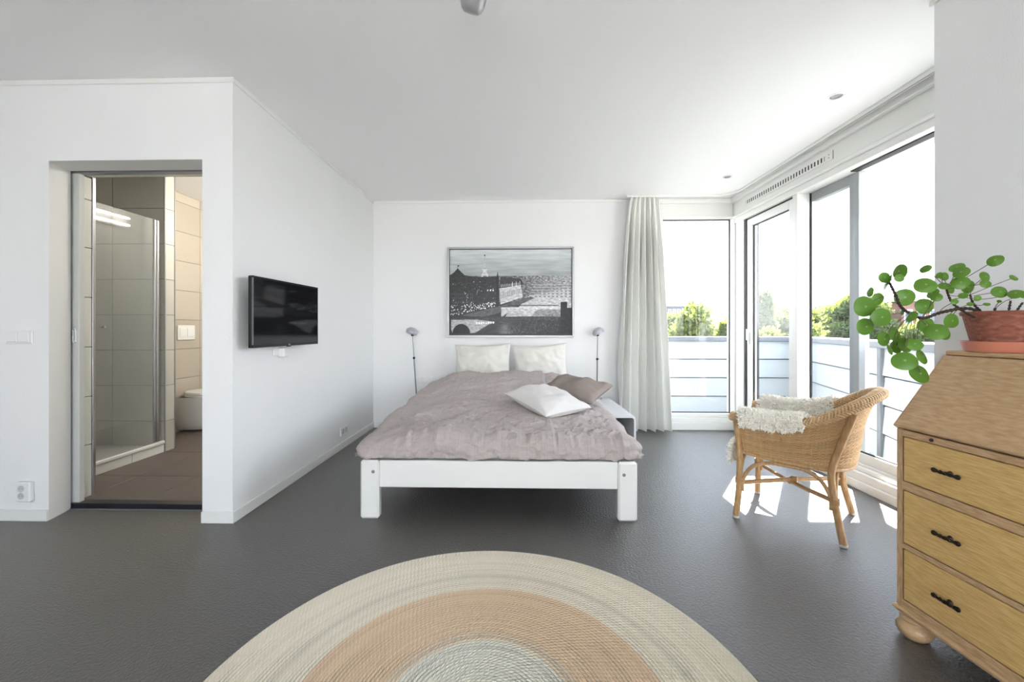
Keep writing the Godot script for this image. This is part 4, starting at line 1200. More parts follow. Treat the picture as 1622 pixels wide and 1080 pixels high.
func curtain() -> void:
	var c := thing("curtain", "off-white pleated curtain gathered beside the back window", "curtain", Vector3.ZERO)
	var n := 150
	var rows := 46
	var pts := PackedVector3Array()
	var ns := noise(1.4, FastNoiseLite.TYPE_SIMPLEX_SMOOTH, 2, 91)
	var lo := 0.018
	var hi := 2.590
	for i in rows + 1:
		var q := float(i) / rows            # 0 top, 1 hem
		var y := lerpf(hi, lo, q)
		var x0 := lerpf(1.245, 1.09, pow(q, 0.55))
		var x1 := lerpf(1.550, 1.705, pow(q, 0.75))
		for j in n + 1:
			var s := float(j) / n
			var w := s + 0.05 * ns.get_noise_2d(s * 3.0, q * 1.1)
			var ph := w * TAU * 6.5
			var amp := lerpf(0.020, 0.074, smoothstep(0.0, 0.25, q)) * (0.75 + 0.5 * ns.get_noise_2d(s * 4.0 + 7.0, 0.0))
			var z := -4.635 + amp * (sin(ph) + 0.25 * sin(ph * 2.0 + 0.6))
			# pinched heading tape
			if q < 0.06:
				z += 0.009 * sin(s * TAU * 17.0) * (1.0 - q / 0.09)
			var x := lerpf(x0, x1, w) + 0.012 * sin(ph + 1.2) * q
			pts.append(V(x, y, z))
	var m := MB.new()
	m.net(pts, rows + 1, n + 1)
	part(m, "cloth", M.curtain, c)
	var back := PackedVector3Array()
	for p in pts:
		back.append(p + V(0, 0, -0.004))
	var mb := MB.new()
	mb.net(back, rows + 1, n + 1, false, true)
	part(mb, "lining", M.curtain, c)
	for k in 6:
		var g := MB.new()
		var x := 1.26 + 0.056 * k
		g.box(V(x - 0.004, 2.584, -4.656), V(x + 0.004, 2.594, -4.644), 0.001)
		part(g, "glider", M.plastic_white, c)

func television() -> void:
	# local x to the right of the screen as seen from the room, local z out of the screen
	var a := V(-1.592, 0, -2.455)
	var b := V(-1.561, 0, -3.21)
	var mid := (a + b) / 2
	var t := thing("television", "black flat television on a bracket on the left wall", "television", V(mid.x, 1.025, mid.z))
	var right := (b - a).normalized()
	t.basis = Basis(right, Vector3.UP, right.cross(Vector3.UP))
	var w := 0.3775
	var hh := 0.437
	part(B(V(-w, 0.0, -0.028), V(w, hh, -0.004), 0.004), "housing", M.dark, t)
	part(B(V(-w + 0.08, 0.06, -0.05), V(w - 0.08, hh - 0.09, -0.028), 0.01), "rear_bulge", M.dark, t)
	var f := MB.new()
	f.box(V(-w, 0, -0.004), V(w, 0.018, 0.0), 0.001)
	f.box(V(-w, hh - 0.012, -0.004), V(w, hh, 0.0), 0.001)
	f.box(V(w - 0.010, 0.018, -0.004), V(w, hh - 0.012, 0.0), 0.001)
	part(f, "bezel", M.bezel, t)
	part(B(V(-w, 0.018, -0.004), V(-w + 0.012, hh - 0.012, 0.0005), 0.001), "bezel_edge", M.tv_edge, t)
	part(B(V(-w + 0.012, 0.018, -0.004), V(w - 0.010, hh - 0.012, -0.001)), "screen", M.black_gloss, t)
	part(B(V(-0.02, -0.006, -0.012), V(0.02, 0.0, 0.0), 0.002), "sensor", M.dark, t)
	var tm := TextMesh.new()
	tm.text = "LG"
	tm.font_size = 16
	tm.pixel_size = 0.0009
	tm.depth = 0.0008
	var lo := part_mesh(tm, "badge", mat(rgb(210, 210, 212), 0.3, 0.3), t)
	lo.position = V(0.0, 0.009, 0.0006)
	var br := MB.new()
	br.box(V(-0.13, 0.10, -0.055), V(0.13, 0.30, -0.049), 0.002)
	br.box(V(-0.03, 0.16, -0.075), V(0.03, 0.26, -0.05), 0.002)
	part(br, "wall_bracket", M.dark, t)
	var ad := thing("power_adapter", "small white plug box on the wall below the television", "plug", V(XT, 0.975, -2.865))
	part(B(V(0, -0.03, -0.06), V(0.05, 0.035, 0.0), 0.005), "box", M.plastic_white, ad)
	part(B(V(0, -0.02, 0.0), V(0.012, 0.045, 0.06), 0.004), "plate", M.plastic_white, ad)

func picture() -> void:
	var p := thing("framed_picture", "silver-framed black-and-white city river print above the bed", "picture", V(-0.09, 1.046, ZB))
	var w := 0.726
	var hh := 1.034
	var f := MB.new()
	for a in [[V(-w, 0, 0), V(w, 0.022, 0.03)], [V(-w, hh - 0.022, 0), V(w, hh, 0.03)], [V(-w, 0.022, 0), V(-w + 0.022, hh - 0.022, 0.03)], [V(w - 0.022, 0.022, 0), V(w, hh - 0.022, 0.03)]]:
		f.box(a[0], a[1], 0.002)
	part(f, "frame", M.silver, p)
	var g := MB.new()
	for a in [[V(-w + 0.022, 0.022, 0), V(w - 0.022, 0.028, 0.020)], [V(-w + 0.022, hh - 0.028, 0), V(w - 0.022, hh - 0.022, 0.020)], [V(-w + 0.022, 0.028, 0), V(-w + 0.028, hh - 0.028, 0.020)], [V(w - 0.028, 0.028, 0), V(w - 0.022, hh - 0.028, 0.020)]]:
		g.box(a[0], a[1])
	part(g, "inner_edge", M.gasket, p)
	var m := MB.new()
	m.quad(V(-w + 0.028, 0.028, 0.012), V(w - 0.028, 0.028, 0.012), V(w - 0.028, hh - 0.028, 0.012), V(-w + 0.028, hh - 0.028, 0.012), V(0, 0, 1), Vector2(0, 1), Vector2(1, 1), Vector2(1, 0), Vector2(0, 0))
	m.box(V(-w + 0.022, 0.022, 0.001), V(w - 0.022, hh - 0.022, 0.010))
	var pm := mat(Color.WHITE, 0.35, 0.0, 0.4)
	pm.albedo_texture = print_texture()
	part(m, "print", pm, p)

func print_texture() -> ImageTexture:
	var W := 720
	var Hh := 500
	var im := Image.create(W, Hh, false, Image.FORMAT_RGB8)
	var rng := RandomNumberGenerator.new()
	rng.seed = 9
	var ns := noise(0.012, FastNoiseLite.TYPE_SIMPLEX_SMOOTH, 5, 77)
	var nf := noise(0.06, FastNoiseLite.TYPE_SIMPLEX_SMOOTH, 4, 78)
	var gr := func(v: float) -> Color: return Color(v, v * 1.005, v * 1.01)
	for y in Hh:
		for x in W:
			var fy := float(y) / Hh
			var v := 0.5
			if fy < 0.31:
				v = 0.86 - 0.66 * fy + 0.10 * ns.get_noise_2d(x * 0.35, y * 3.2)
				im.set_pixel(x, y, Color(v * 0.975, v * 1.0, v * 1.005))
				continue
			elif fy < 0.62:
				v = 0.42 + 0.35 * nf.get_noise_2d(x * 0.8, y * 1.6) + 0.28 * clampf((float(x) / W - 0.55) * 2.0, 0.0, 1.0)
			else:
				v = 0.20 + 0.12 * nf.get_noise_2d(x * 0.25, y * 2.0) + 0.25 * exp(-pow((x - 330.0) / 40.0, 2.0)) * clampf((fy - 0.8) * 8.0, 0.0, 1.0)
			im.set_pixel(x, y, gr.call(clampf(v, 0.08, 0.97)))
	var rect := func(x: float, y: float, w: float, h: float, v: float) -> void: im.fill_rect(Rect2i(int(x), int(y), maxi(1, int(w)), maxi(1, int(h))), gr.call(v))
	var poly := func(pts: Array, v: float) -> void:
		var pp := PackedVector2Array(pts)
		var lo := pp[0]
		var hi := pp[0]
		for q in pp:
			lo = lo.min(q)
			hi = hi.max(q)
		for y in range(maxi(0, int(lo.y)), mini(Hh, int(hi.y) + 1)):
			for x in range(maxi(0, int(lo.x)), mini(W, int(hi.x) + 1)):
				if Geometry2D.is_point_in_polygon(Vector2(x, y), pp):
					im.set_pixel(x, y, gr.call(clampf(v + (0.05 + 0.22 * v) * nf.get_noise_2d(x * 0.6, y * 1.3), 0.03, 1.0)))
	# river surface on the right and its far bank
	poly.call([Vector2(470, 270), Vector2(720, 225), Vector2(720, 345), Vector2(400, 345)], 0.78)
	for k in 5:
		rect.call(500 - k * 8, 205 + k * 16, 220, 4, 0.72)
		for q in 9:
			rect.call(505 + q * 25, 209 + k * 16, 12, 7, 0.5)
	for k in 90:
		rect.call(rng.randi_range(300, 718), rng.randi_range(155, 215), rng.randi_range(3, 14), rng.randi_range(2, 4), rng.randf_range(0.35, 0.97))
	# slender lattice tower
	poly.call([Vector2(206, 155), Vector2(203, 100), Vector2(207, 50), Vector2(211, 100), Vector2(213, 155)], 0.72)
	poly.call([Vector2(184, 165), Vector2(198, 120), Vector2(218, 120), Vector2(232, 165), Vector2(222, 165), Vector2(208, 138), Vector2(194, 165)], 0.80)
	rect.call(194, 116, 28, 5, 0.92)
	rect.call(188, 146, 40, 4, 0.9)
	rect.call(204, 30, 8, 8, 0.3)
	rect.call(207, 36, 2, 20, 0.55)
	# dark building mass on the left with a pitched roof and turret
	poly.call([Vector2(0, 150), Vector2(28, 130), Vector2(46, 108), Vector2(64, 128), Vector2(88, 150), Vector2(150, 160), Vector2(290, 160), Vector2(290, 330), Vector2(150, 350), Vector2(0, 360)], 0.20)
	rect.call(46, 92, 2, 18, 0.15)
	rect.call(47, 92, 9, 6, 0.12)
	poly.call([Vector2(276, 170), Vector2(283, 128), Vector2(291, 170), Vector2(291, 335), Vector2(276, 338)], 0.13)
	for k in 46:
		rect.call(rng.randi_range(8, 270), rng.randi_range(185, 330), rng.randi_range(2, 4), rng.randi_range(3, 7), rng.randf_range(0.6, 1.0))
	for k in 3:
		for q in 11:
			rect.call(12 + q * 12, 255 + k * 24, 4, 11, 0.34)
	for k in 3:
		rect.call(222 + k * 16, 235, 7, 9, 1.0)
	# lit riverside palace
	poly.call([Vector2(294, 225), Vector2(420, 205), Vector2(432, 280), Vector2(300, 322)], 0.80)
	poly.call([Vector2(292, 228), Vector2(300, 160), Vector2(420, 170), Vector2(440, 205)], 0.24)
	for q in 12:
		rect.call(302 + q * 10, 252 - q * 2, 4, 38 - q, 0.55)
		rect.call(304 + q * 10, 205 - q, 3, 16, 0.85)
	for k in 3:
		rect.call(370 + k * 22, 190 - k * 2, 3, 34, 0.95)
	# quay lights
	for k in 120:
		var u := rng.randf()
		rect.call(2 + u * 270, 345 - u * 30 + rng.randf_range(-22, 42) * (1.0 - u * 0.6), rng.randi_range(3, 8), rng.randi_range(2, 8), rng.randf_range(0.75, 1.0))
	poly.call([Vector2(60, 388), Vector2(300, 330), Vector2(480, 275), Vector2(500, 285), Vector2(330, 362), Vector2(200, 395)], 0.36)
	# middle bridge
	poly.call([Vector2(305, 340), Vector2(655, 334), Vector2(655, 352), Vector2(520, 352), Vector2(480, 392), Vector2(462, 392), Vector2(430, 358), Vector2(340, 372), Vector2(315, 392), Vector2(305, 392)], 0.80)
	rect.call(345, 326, 300, 4, 0.15)
	rect.call(310, 340, 345, 3, 0.98)
	poly.call([Vector2(340, 372), Vector2(430, 358), Vector2(462, 392), Vector2(330, 394)], 0.74)
	poly.call([Vector2(480, 392), Vector2(520, 352), Vector2(655, 352), Vector2(655, 394)], 0.58)
	# quay line
	poly.call([Vector2(60, 400), Vector2(720, 396), Vector2(720, 412), Vector2(60, 416)], 0.26)
	# near bridge with an arch
	poly.call([Vector2(8, 412), Vector2(160, 410), Vector2(270, 424), Vector2(230, 440), Vector2(150, 488), Vector2(120, 490), Vector2(20, 500), Vector2(8, 470)], 0.70)
	var arch := [Vector2(14, 500)]
	for k in 17:
		arch.append(Vector2(68 - 52 * cos(PI * k / 16.0), 490 - 54 * sin(PI * k / 16.0)))
	arch.append(Vector2(122, 500))
	poly.call(arch, 0.10)
	for k in 8:
		var o := []
		for q in 12:
			o.append(Vector2(160 + k * 14 + 6 * cos(TAU * q / 12.0), 432 - k * 0.5 + 7 * sin(TAU * q / 12.0)))
		poly.call(o, 0.98)
	# bare trees and a dark chimney block in the right foreground
	for k in 420:
		var u := rng.randf()
		var cx := 330 + u * 330
		var cy := 500 - rng.randf() * (40 + 90 * u)
		var an := rng.randf_range(-2.6, -0.5)
		for q in rng.randi_range(5, 22):
			var px := Vector2i(int(cx + cos(an) * q), int(cy + sin(an) * q))
			if px.x >= 0 and px.x < W and px.y >= 0 and px.y < Hh:
				im.set_pixelv(px, gr.call(rng.randf_range(0.06, 0.2) if k % 3 != 0 else rng.randf_range(0.4, 0.7)))
	poly.call([Vector2(655, 342), Vector2(720, 342), Vector2(720, 500), Vector2(655, 500)], 0.15)
	rect.call(656, 308, 38, 36, 0.12)
	rect.call(0, 494, W, 6, 0.2)
	return ImageTexture.create_from_image(im)

func spline(ctrl: Array, n: int) -> PackedVector3Array:
	var out := PackedVector3Array()
	var m := ctrl.size()
	for i in n + 1:
		var f := float(i) / n * (m - 1)
		var k := mini(int(f), m - 2)
		var t := f - k
		var a: Vector3 = ctrl[maxi(k - 1, 0)]
		var b: Vector3 = ctrl[k]
		var c: Vector3 = ctrl[k + 1]
		var d: Vector3 = ctrl[mini(k + 2, m - 1)]
		out.append(b.cubic_interpolate(c, a, d, t))
	return out

func armchair() -> void:
	# local x = forward, local z = towards the far arm
	var ch := thing("armchair", "honey-coloured wicker armchair by the glazed wall", "chair", V(1.687, 0, -2.585))
	var fw := V(-0.753, 0, -0.658)
	ch.basis = Basis(fw, Vector3.UP, fw.cross(Vector3.UP))
	var rng := RandomNumberGenerator.new()
	rng.seed = 17
	var half_rim := [V(0.285, 0.612, -0.262), V(0.14, 0.600, -0.292), V(-0.02, 0.608, -0.300), V(-0.16, 0.655, -0.293), V(-0.27, 0.722, -0.256), V(-0.35, 0.770, -0.165), V(-0.392, 0.792, 0.0)]
	var half_low := [V(0.235, 0.398, -0.237), V(0.12, 0.386, -0.245), V(0.0, 0.382, -0.247), V(-0.12, 0.378, -0.240), V(-0.205, 0.376, -0.207), V(-0.262, 0.376, -0.12), V(-0.283, 0.376, 0.0)]
	var rim_c := half_rim.duplicate()
	var low_c := half_low.duplicate()
	for k in range(5, -1, -1):
		rim_c.append(half_rim[k] * V(1, 1, -1))
		low_c.append(half_low[k] * V(1, 1, -1))
	var stakes := 76
	var per := 2
	var n := stakes * per
	var rim := spline(rim_c, n)
	var low := spline(low_c, n)
	var surf := func(i: int, t: float) -> Vector3:
		var a: Vector3 = low[i]
		var b: Vector3 = rim[i]
		var p := a.lerp(b, t)
		var out := (b - a) * V(1, 0, 1)
		return p - out * 0.35 * sin(PI * t) * t
	var normal := func(i: int, t: float) -> Vector3:
		var a: Vector3 = surf.call(maxi(i - 1, 0), t)
		var b: Vector3 = surf.call(mini(i + 1, n), t)
		var up: Vector3 = surf.call(i, minf(t + 0.05, 1.0)) - surf.call(i, maxf(t - 0.05, 0.0))
		return up.cross(b - a).normalized()
	# woven rows
	var w := MB.new()
	w.tinted = true
	var rows := 38
	for r in rows:
		var t := (r + 0.5) / rows
		var path := PackedVector3Array()
		var rad := []
		for i in n + 1:
			var sgn := 1.0 if ((i / per) + r) % 2 == 0 else -1.0
			if i % per != 0:
				sgn = 0.0
			path.append(surf.call(i, t) + normal.call(i, t) * 0.0028 * sgn)
			rad.append(minf((rim[i] - low[i]).length() / rows * 0.50, 0.0046))
		var k := rng.randf_range(0.82, 1.12)
		w.tint = Color(0.63 * k, 0.40 * k, 0.19 * k)
		w.tube(path, rad, 5, false)
	var wp := part(w, "woven_side", M.wicker, ch)
	wp.set_meta("kind", "stuff")
	# upright stakes of the weave
	var st := MB.new()
	st.tinted = true
	for s in range(0, stakes + 1, 2):
		var i := s * per
		var path := PackedVector3Array()
		for k in 9:
			path.append(surf.call(i, k / 8.0) + normal.call(i, k / 8.0) * 0.0028)
		var f := rng.randf_range(0.85, 1.1)
		st.tint = Color(0.66 * f, 0.43 * f, 0.21 * f)
		st.tube(path, 0.0052, 6, false)
	var sp := part(st, "weave_stakes", M.wicker, ch)
	sp.set_meta("kind", "stuff")
	# plaited rim: a core and strands wound round it
	var rm := MB.new()
	rm.tinted = true
	rm.tint = Color(0.40, 0.25, 0.13)
	rm.tube(rim, 0.021, 10)
	var strands := 7
	var turns := 15.0
	for dirn in [1.0, -1.0]:
		for k in strands:
			var path := PackedVector3Array()
			var f := rng.randf_range(0.85, 1.12)
			rm.tint = Color(0.62 * f, 0.415 * f, 0.22 * f)
			var steps := 300
			for q in steps + 1:
				var u := float(q) / steps * n
				var i := mini(int(u), n - 1)
				var c := rim[i].lerp(rim[i + 1], u - i)
				var t := (rim[mini(i + 2, n)] - rim[maxi(i - 1, 0)]).normalized()
				var s := t.cross(Vector3.UP).normalized()
				var b := s.cross(t)
				var a: float = dirn * TAU * (turns * q / steps) + TAU * k / strands
				path.append(c + (s * cos(a) * 1.25 + b * sin(a)) * (0.0225 + 0.002 * dirn * sin(a * 3.0)))
			rm.tube(path, 0.0058, 5, false)
	part(rm, "plaited_rim", M.wicker, ch)
	# border under the weave
	var bd := MB.new()
	bd.tube(low, 0.011, 8)
	part(bd, "lower_border", M.rattan, ch)
	# seat
	var seat := MB.new()
	var pts := PackedVector3Array()
	for i in 13:
		for j in 21:
			var z := (j / 20.0 * 2.0 - 1.0)
			var x := 0.255 - 0.5 * i / 12.0
			var wide := 0.235 * sqrt(clampf(1.0 - pow(maxf(0.0, -x - 0.02) / 0.265, 2.0), 0.05, 1.0))
			pts.append(V(x, 0.405 - 0.012 * (1.0 - z * z), z * wide))
	seat.net(pts, 13, 21, false, false)
	seat.net(pts.duplicate(), 13, 21, false, true)
	part(seat, "seat", M.rattan, ch)
	# legs
	var legs := {
		"near_front": [V(0.262, 0.60, -0.258), V(0.246, 0.40, -0.243), V(0.246, 0.2, -0.247), V(0.262, 0.0, -0.258)],
		"far_front": [V(0.262, 0.60, 0.258), V(0.246, 0.40, 0.243), V(0.246, 0.2, 0.247), V(0.252, 0.0, 0.254)],
		"near_rear": [V(-0.292, 0.70, -0.248), V(-0.235, 0.52, -0.235), V(-0.195, 0.37, -0.225), V(-0.212, 0.2, -0.238), V(-0.250, 0.0, -0.262)],
		"far_rear": [V(-0.292, 0.70, 0.248), V(-0.235, 0.52, 0.235), V(-0.195, 0.37, 0.225), V(-0.212, 0.2, 0.238), V(-0.256, 0.0, 0.268)],
	}
	for k in legs:
		var m := MB.new()
		m.tube(spline(legs[k], 16), 0.0178, 12)
		var o := part(m, "leg", M.rattan, ch)
		var cap := MB.new()
		var foot: Vector3 = legs[k][-1]
		cap.tube(PackedVector3Array([foot, foot + V(0, 0.012, 0)]), 0.0188, 12)
		part(cap, "foot_cap", M.socket_grey, o)
	var at := func(k: String, y: float) -> Vector3:
		var s := spline(legs[k], 40)
		var best := s[0]
		for p in s:
			if absf(p.y - y) < absf(best.y - y):
				best = p
		return best
	for pair in [["near_front", "far_rear"], ["far_front", "near_rear"]]:
		var m := MB.new()
		var a: Vector3 = at.call(pair[0], 0.215)
		var b: Vector3 = at.call(pair[1], 0.215)
		m.tube(spline([a, a.lerp(b, 0.5) + V(0, 0.006 if pair[0] == "near_front" else -0.012, 0), b], 10), 0.0125, 10)
		part(m, "stretcher", M.rattan, ch)
	var wrap := MB.new()
	wrap.tube(PackedVector3Array([V(0.035, 0.200, 0.0), V(0.012, 0.225, 0.0), V(-0.012, 0.225, 0.0)]), 0.018, 10)
	part(wrap, "cross_binding", M.rattan, ch)
	for pair in [["near_front", "near_rear"], ["far_front", "far_rear"], ["near_rear", "far_rear"], ["near_front", "far_front"]]:
		for s in 2:
			var a: Vector3 = at.call(pair[s], 0.20)
			var b: Vector3 = at.call(pair[1 - s], 0.20)
			var d := (b - a)
			var m := MB.new()
			m.tube(spline([a + V(0, -0.03, 0) + d * 0.035, a + d * 0.045 + V(0, 0.04, 0), a + d * 0.14 + V(0, 0.12, 0), a + d * 0.30 + V(0, 0.16, 0), a + d * 0.52 + V(0, 0.165, 0)], 16), 0.0105, 8)
			part(m, "arch_brace", M.rattan, ch)
	for k in legs:
		for y in [0.225]:
			var m := MB.new()
			var p: Vector3 = at.call(k, y)
			for q in 5:
				var ring := PackedVector3Array()
				for a in 13:
					ring.append(p + V(cos(TAU * a / 12.0) * 0.0205, -0.014 + 0.007 * q, sin(TAU * a / 12.0) * 0.0205))
				m.tube(ring, 0.0042, 5, false)
			part(m, "binding", M.rattan, ch)
	sheepskin(ch.transform)

func sheepskin(at: Transform3D) -> void:
	var sk := thing("sheepskin", "white sheepskin draped over the seat and arms of the wicker armchair", "sheepskin", at.origin)
	sk.basis = at.basis
	var rng := RandomNumberGenerator.new()
	rng.seed = 23
	var cross := spline([V(0, 0.572, -0.345), V(0, 0.615, -0.343), V(0, 0.652, -0.315), V(0, 0.655, -0.275), V(0, 0.600, -0.235), V(0, 0.505, -0.205), V(0, 0.462, -0.12), V(0, 0.450, 0.0), V(0, 0.462, 0.12), V(0, 0.505, 0.205), V(0, 0.600, 0.235), V(0, 0.658, 0.275), V(0, 0.655, 0.315), V(0, 0.615, 0.343), V(0, 0.590, 0.347)], 56)
	var wob := noise(6.0, FastNoiseLite.TYPE_SIMPLEX_SMOOTH, 2, 29)
	var saddle := PackedVector3Array()
	var ni := 30
	for i in ni + 1:
		for j in 57:
			var c := cross[j]
			var q := float(i) / ni
			var edge := absf(j - 28.0) / 28.0
			var x := lerpf(0.255, -0.16, q)
			if edge > 0.55:
				x = lerpf(0.225, -0.085 if j < 28 else -0.17, q) + 0.02 * wob.get_noise_2d(q * 2.0, j * 0.02)
			# rests on the rising rim towards the back
			var rise := 0.055 * smoothstep(0.02, -0.2, x) * smoothstep(0.5, 0.8, edge)
			saddle.append(V(x, c.y + rise + 0.006 * wob.get_noise_2d(x * 3.0, c.z * 3.0), c.z))
	var drape := PackedVector3Array()
	var dp := spline([V(0.16, 0.458, 0), V(0.24, 0.462, 0), V(0.285, 0.440, 0), V(0.305, 0.395, 0), V(0.308, 0.325, 0)], 24)
	for i in 25:
		for j in 33:
			var z := (j / 32.0 * 2.0 - 1.0) * (0.225 - 0.03 * i / 24.0 + 0.012 * wob.get_noise_2d(i * 0.06, 1.0))
			drape.append(dp[i] + V(0.006 * wob.get_noise_2d(z * 4.0, i * 0.05), 0.03 * (1.0 - pow(absf(z) / 0.23, 2.0)) * (-1.0 if i > 18 else 0.0) * (i - 18) / 6.0, z))
	# wool over the near front corner of the arm
	var m := MB.new()
	m.net(saddle, ni + 1, 57, false, false)
	m.net(drape, 25, 33, false, true)
	part(m, "hide", M.hide, sk)
	# tufts
	var tm := MB.new()
	tm.tube(PackedVector3Array([V(0, -0.2, 0), V(0.0, 0.3, 0), V(0.10, 0.7, 0.03), V(0.28, 1.0, 0.08)]), [0.26, 0.24, 0.14, 0.02], 4, false)
	var tuft := tm.made()
	var spots := []
	for g in [[saddle, ni + 1, 57, 1.0], [drape, 25, 33, -1.0]]:
		var p: PackedVector3Array = g[0]
		for k in (6500 if g[3] > 0 else 3400):
			var i := rng.randi_range(0, g[1] - 2)
			var j := rng.randi_range(0, g[2] - 2)
			var a: Vector3 = p[i * g[2] + j]
			var b: Vector3 = p[i * g[2] + j + 1]
			var c: Vector3 = p[(i + 1) * g[2] + j]
			var nn: Vector3 = (c - a).cross(b - a).normalized() * g[3]
			spots.append([a + (b - a) * rng.randf() + (c - a) * rng.randf(), nn])
	var mm := MultiMesh.new()
	mm.transform_format = MultiMesh.TRANSFORM_3D
	mm.mesh = tuft
	mm.instance_count = spots.size()
	for k in spots.size():
		var nn: Vector3 = spots[k][1]
		if nn.dot(V(0.35, 1.0, 0)) < -0.3 and absf(nn.y) > 0.5:
			nn = -nn
		var dir := (nn + V(rng.randf_range(-0.55, 0.55), rng.randf_range(-0.6, 0.3), rng.randf_range(-0.55, 0.55))).normalized()
		var s := dir.cross(V(rng.randfn(), rng.randfn(), rng.randfn())).normalized()
		var l := rng.randf_range(0.018, 0.028)
		mm.set_instance_transform(k, Transform3D(Basis(s * l, dir * l, s.cross(dir) * l), spots[k][0]))
	var mi := MultiMeshInstance3D.new()
	mi.name = "wool"
	mi.multimesh = mm
	mi.material_override = M.wool
	mi.set_meta("kind", "stuff")
	sk.add_child(mi)

func bureau() -> void:
	# local z along the front (far end at z = 0), local x into the depth
	var b := thing("bureau", "oak writing bureau with sloping lid and three drawers", "bureau", V(1.431, 0, -1.6135), deg_to_rad(3.0))
	var L := 0.80
	var D := 0.395
	var lid := 0.775
	var top := 1.058
	var xt := 0.198
	# side panels with sloped shoulders
	for z in [[0.0, 0.022], [L - 0.022, L]]:
		var m := MB.new()
		var prof := [[0.002, 0.10], [0.002, lid - 0.012], [xt, top - 0.018], [D, top - 0.018], [D, 0.10]]
		for k in 5:
			var p: Array = prof[k]
			var q: Array = prof[(k + 1) % 5]
			m.quad(V(p[0], p[1], z[0]), V(q[0], q[1], z[0]), V(q[0], q[1], z[1]), V(p[0], p[1], z[1]), V((p[0] + q[0]) / 2 - 0.2, (p[1] + q[1]) / 2 - 0.5, 0))
		for zz in z:
			for tr in [[0, 1, 2], [0, 2, 3], [0, 3, 4]]:
				m.tri(V(prof[tr[0]][0], prof[tr[0]][1], zz), V(prof[tr[1]][0], prof[tr[1]][1], zz), V(prof[tr[2]][0], prof[tr[2]][1], zz), V(0, 0, -1 if zz < 0.1 and zz == z[0] else 1))
		part(m, "side_panel", M.oak_upright, b)
	part(B(V(0.02, 0.10, 0.022), V(D, lid - 0.02, L - 0.022)), "carcass", M.oak_dark, b)
	part(B(V(D - 0.015, lid - 0.02, 0.022), V(D, top - 0.018, L - 0.022)), "back_panel", M.oak_worn, b)
	part(B(V(xt - 0.006, top - 0.018, -0.004), V(D, top, L + 0.004), 0.004), "top_board", M.oak_worn, b)
	# sloping lid
	var dir := V(xt, top - 0.02 - lid, 0)
	var ln := dir.length()
	var lm := MB.new()
	lm.xf = Transform3D(Basis(dir.normalized(), V(-dir.y, dir.x, 0).normalized(), Vector3.BACK), V(-0.004, lid - 0.004, 0))
	lm.box(V(0.0, -0.004, 0.003), V(ln, 0.014, L - 0.003), 0.004)
	part(lm, "lid", M.oak_worn, b)
	var ls := MB.new()
	ls.xf = lm.xf
	ls.box(V(0.0, -0.008, -0.003), V(ln, 0.010, 0.003), 0.001)
	part(ls, "lid_edge", M.oak_worn, b)
	# rails between the drawers
	for y in [[0.742, 0.766], [0.543, 0.574], [0.325, 0.339 + 0.004], [0.10, 0.134]]:
		part(B(V(-0.002, y[0], 0.022), V(0.03, y[1], L - 0.022), 0.002), "rail", M.oak_worn, b)
	var rows := [[0.577, 0.739], [0.346, 0.540], [0.137, 0.322]]
	for y in rows:
		var o := part(B(V(-0.001, y[0], 0.027), V(0.03, y[1], L - 0.027), 0.003), "drawer", M.oak, b)
		var yc: float = lerpf(y[0], y[1], 0.49)
		for z in [0.188, L - 0.188]:
			handle(o, V(-0.001, yc, z))
	# lid support knob
	var k := MB.new()
	k.xf = Transform3D(Basis(Vector3.BACK, PI / 2), V(-0.002, 0.754, 0.130))
	k.lathe([[0.0, -0.004], [0.006, -0.004], [0.006, 0.004], [0.004, 0.007], [0.0, 0.008]], 14)
	part(k, "support_knob", M.iron, b)
	# plinth moulding
	part(B(V(-0.012, 0.088, -0.010), V(D, 0.104, L + 0.010), 0.006), "plinth_moulding", M.oak_worn, b)
	part(B(V(-0.006, 0.083, -0.004), V(D, 0.089, L + 0.004), 0.002), "plinth", M.oak_worn, b)
	# bun feet
	for x in [0.030, D - 0.05]:
		for z in [0.040, L - 0.040]:
			var m := MB.new()
			m.xf.origin = V(x, 0, z)
			m.lathe([[0.0, 0.0], [0.026, 0.0], [0.034, 0.004], [0.046, 0.015], [0.053, 0.029], [0.053, 0.040], [0.046, 0.053], [0.035, 0.062], [0.033, 0.064], [0.042, 0.068], [0.043, 0.073], [0.036, 0.077], [0.036, 0.084], [0.0, 0.084]], 32)
			part(m, "bun_foot", M.oak_worn, b)

func handle(parent: Node, at: Vector3) -> void:
	# oval back boss and a twisted iron pull
	var m := MB.new()
	m.xf.origin = at
	var path := PackedVector3Array()
	for k in 21:
		var t := k / 20.0 * 2.0 - 1.0
		path.append(V(-0.016 - 0.003 * (1.0 - t * t), 0.002, t * 0.037))
	for s in 2:
		var tw := PackedVector3Array()
		for k in path.size():
			var a := k * 0.75 + PI * s
			tw.append(path[k] + V(cos(a) * 0.003, sin(a) * 0.003, 0))
		m.tube(tw, 0.0038, 6)
	for s in [-1, 1]:
		m.xf = Transform3D(Basis(Vector3.BACK, PI / 2), at + V(-0.017, 0.002, s * 0.037))
		m.lathe([[0.0, -0.004], [0.0075, -0.003], [0.0085, 0.0], [0.0075, 0.003], [0.003, 0.002], [0.0, 0.001]], 14)
	m.xf = Transform3D(Basis(Vector3.BACK, PI / 2), at)
	m.lathe([[0.010, -0.001], [0.009, 0.003], [0.005, 0.006], [0.004, 0.014], [0.0, 0.016]], 16)
	part(m, "handle", M.iron, parent, "dark twisted iron pull")

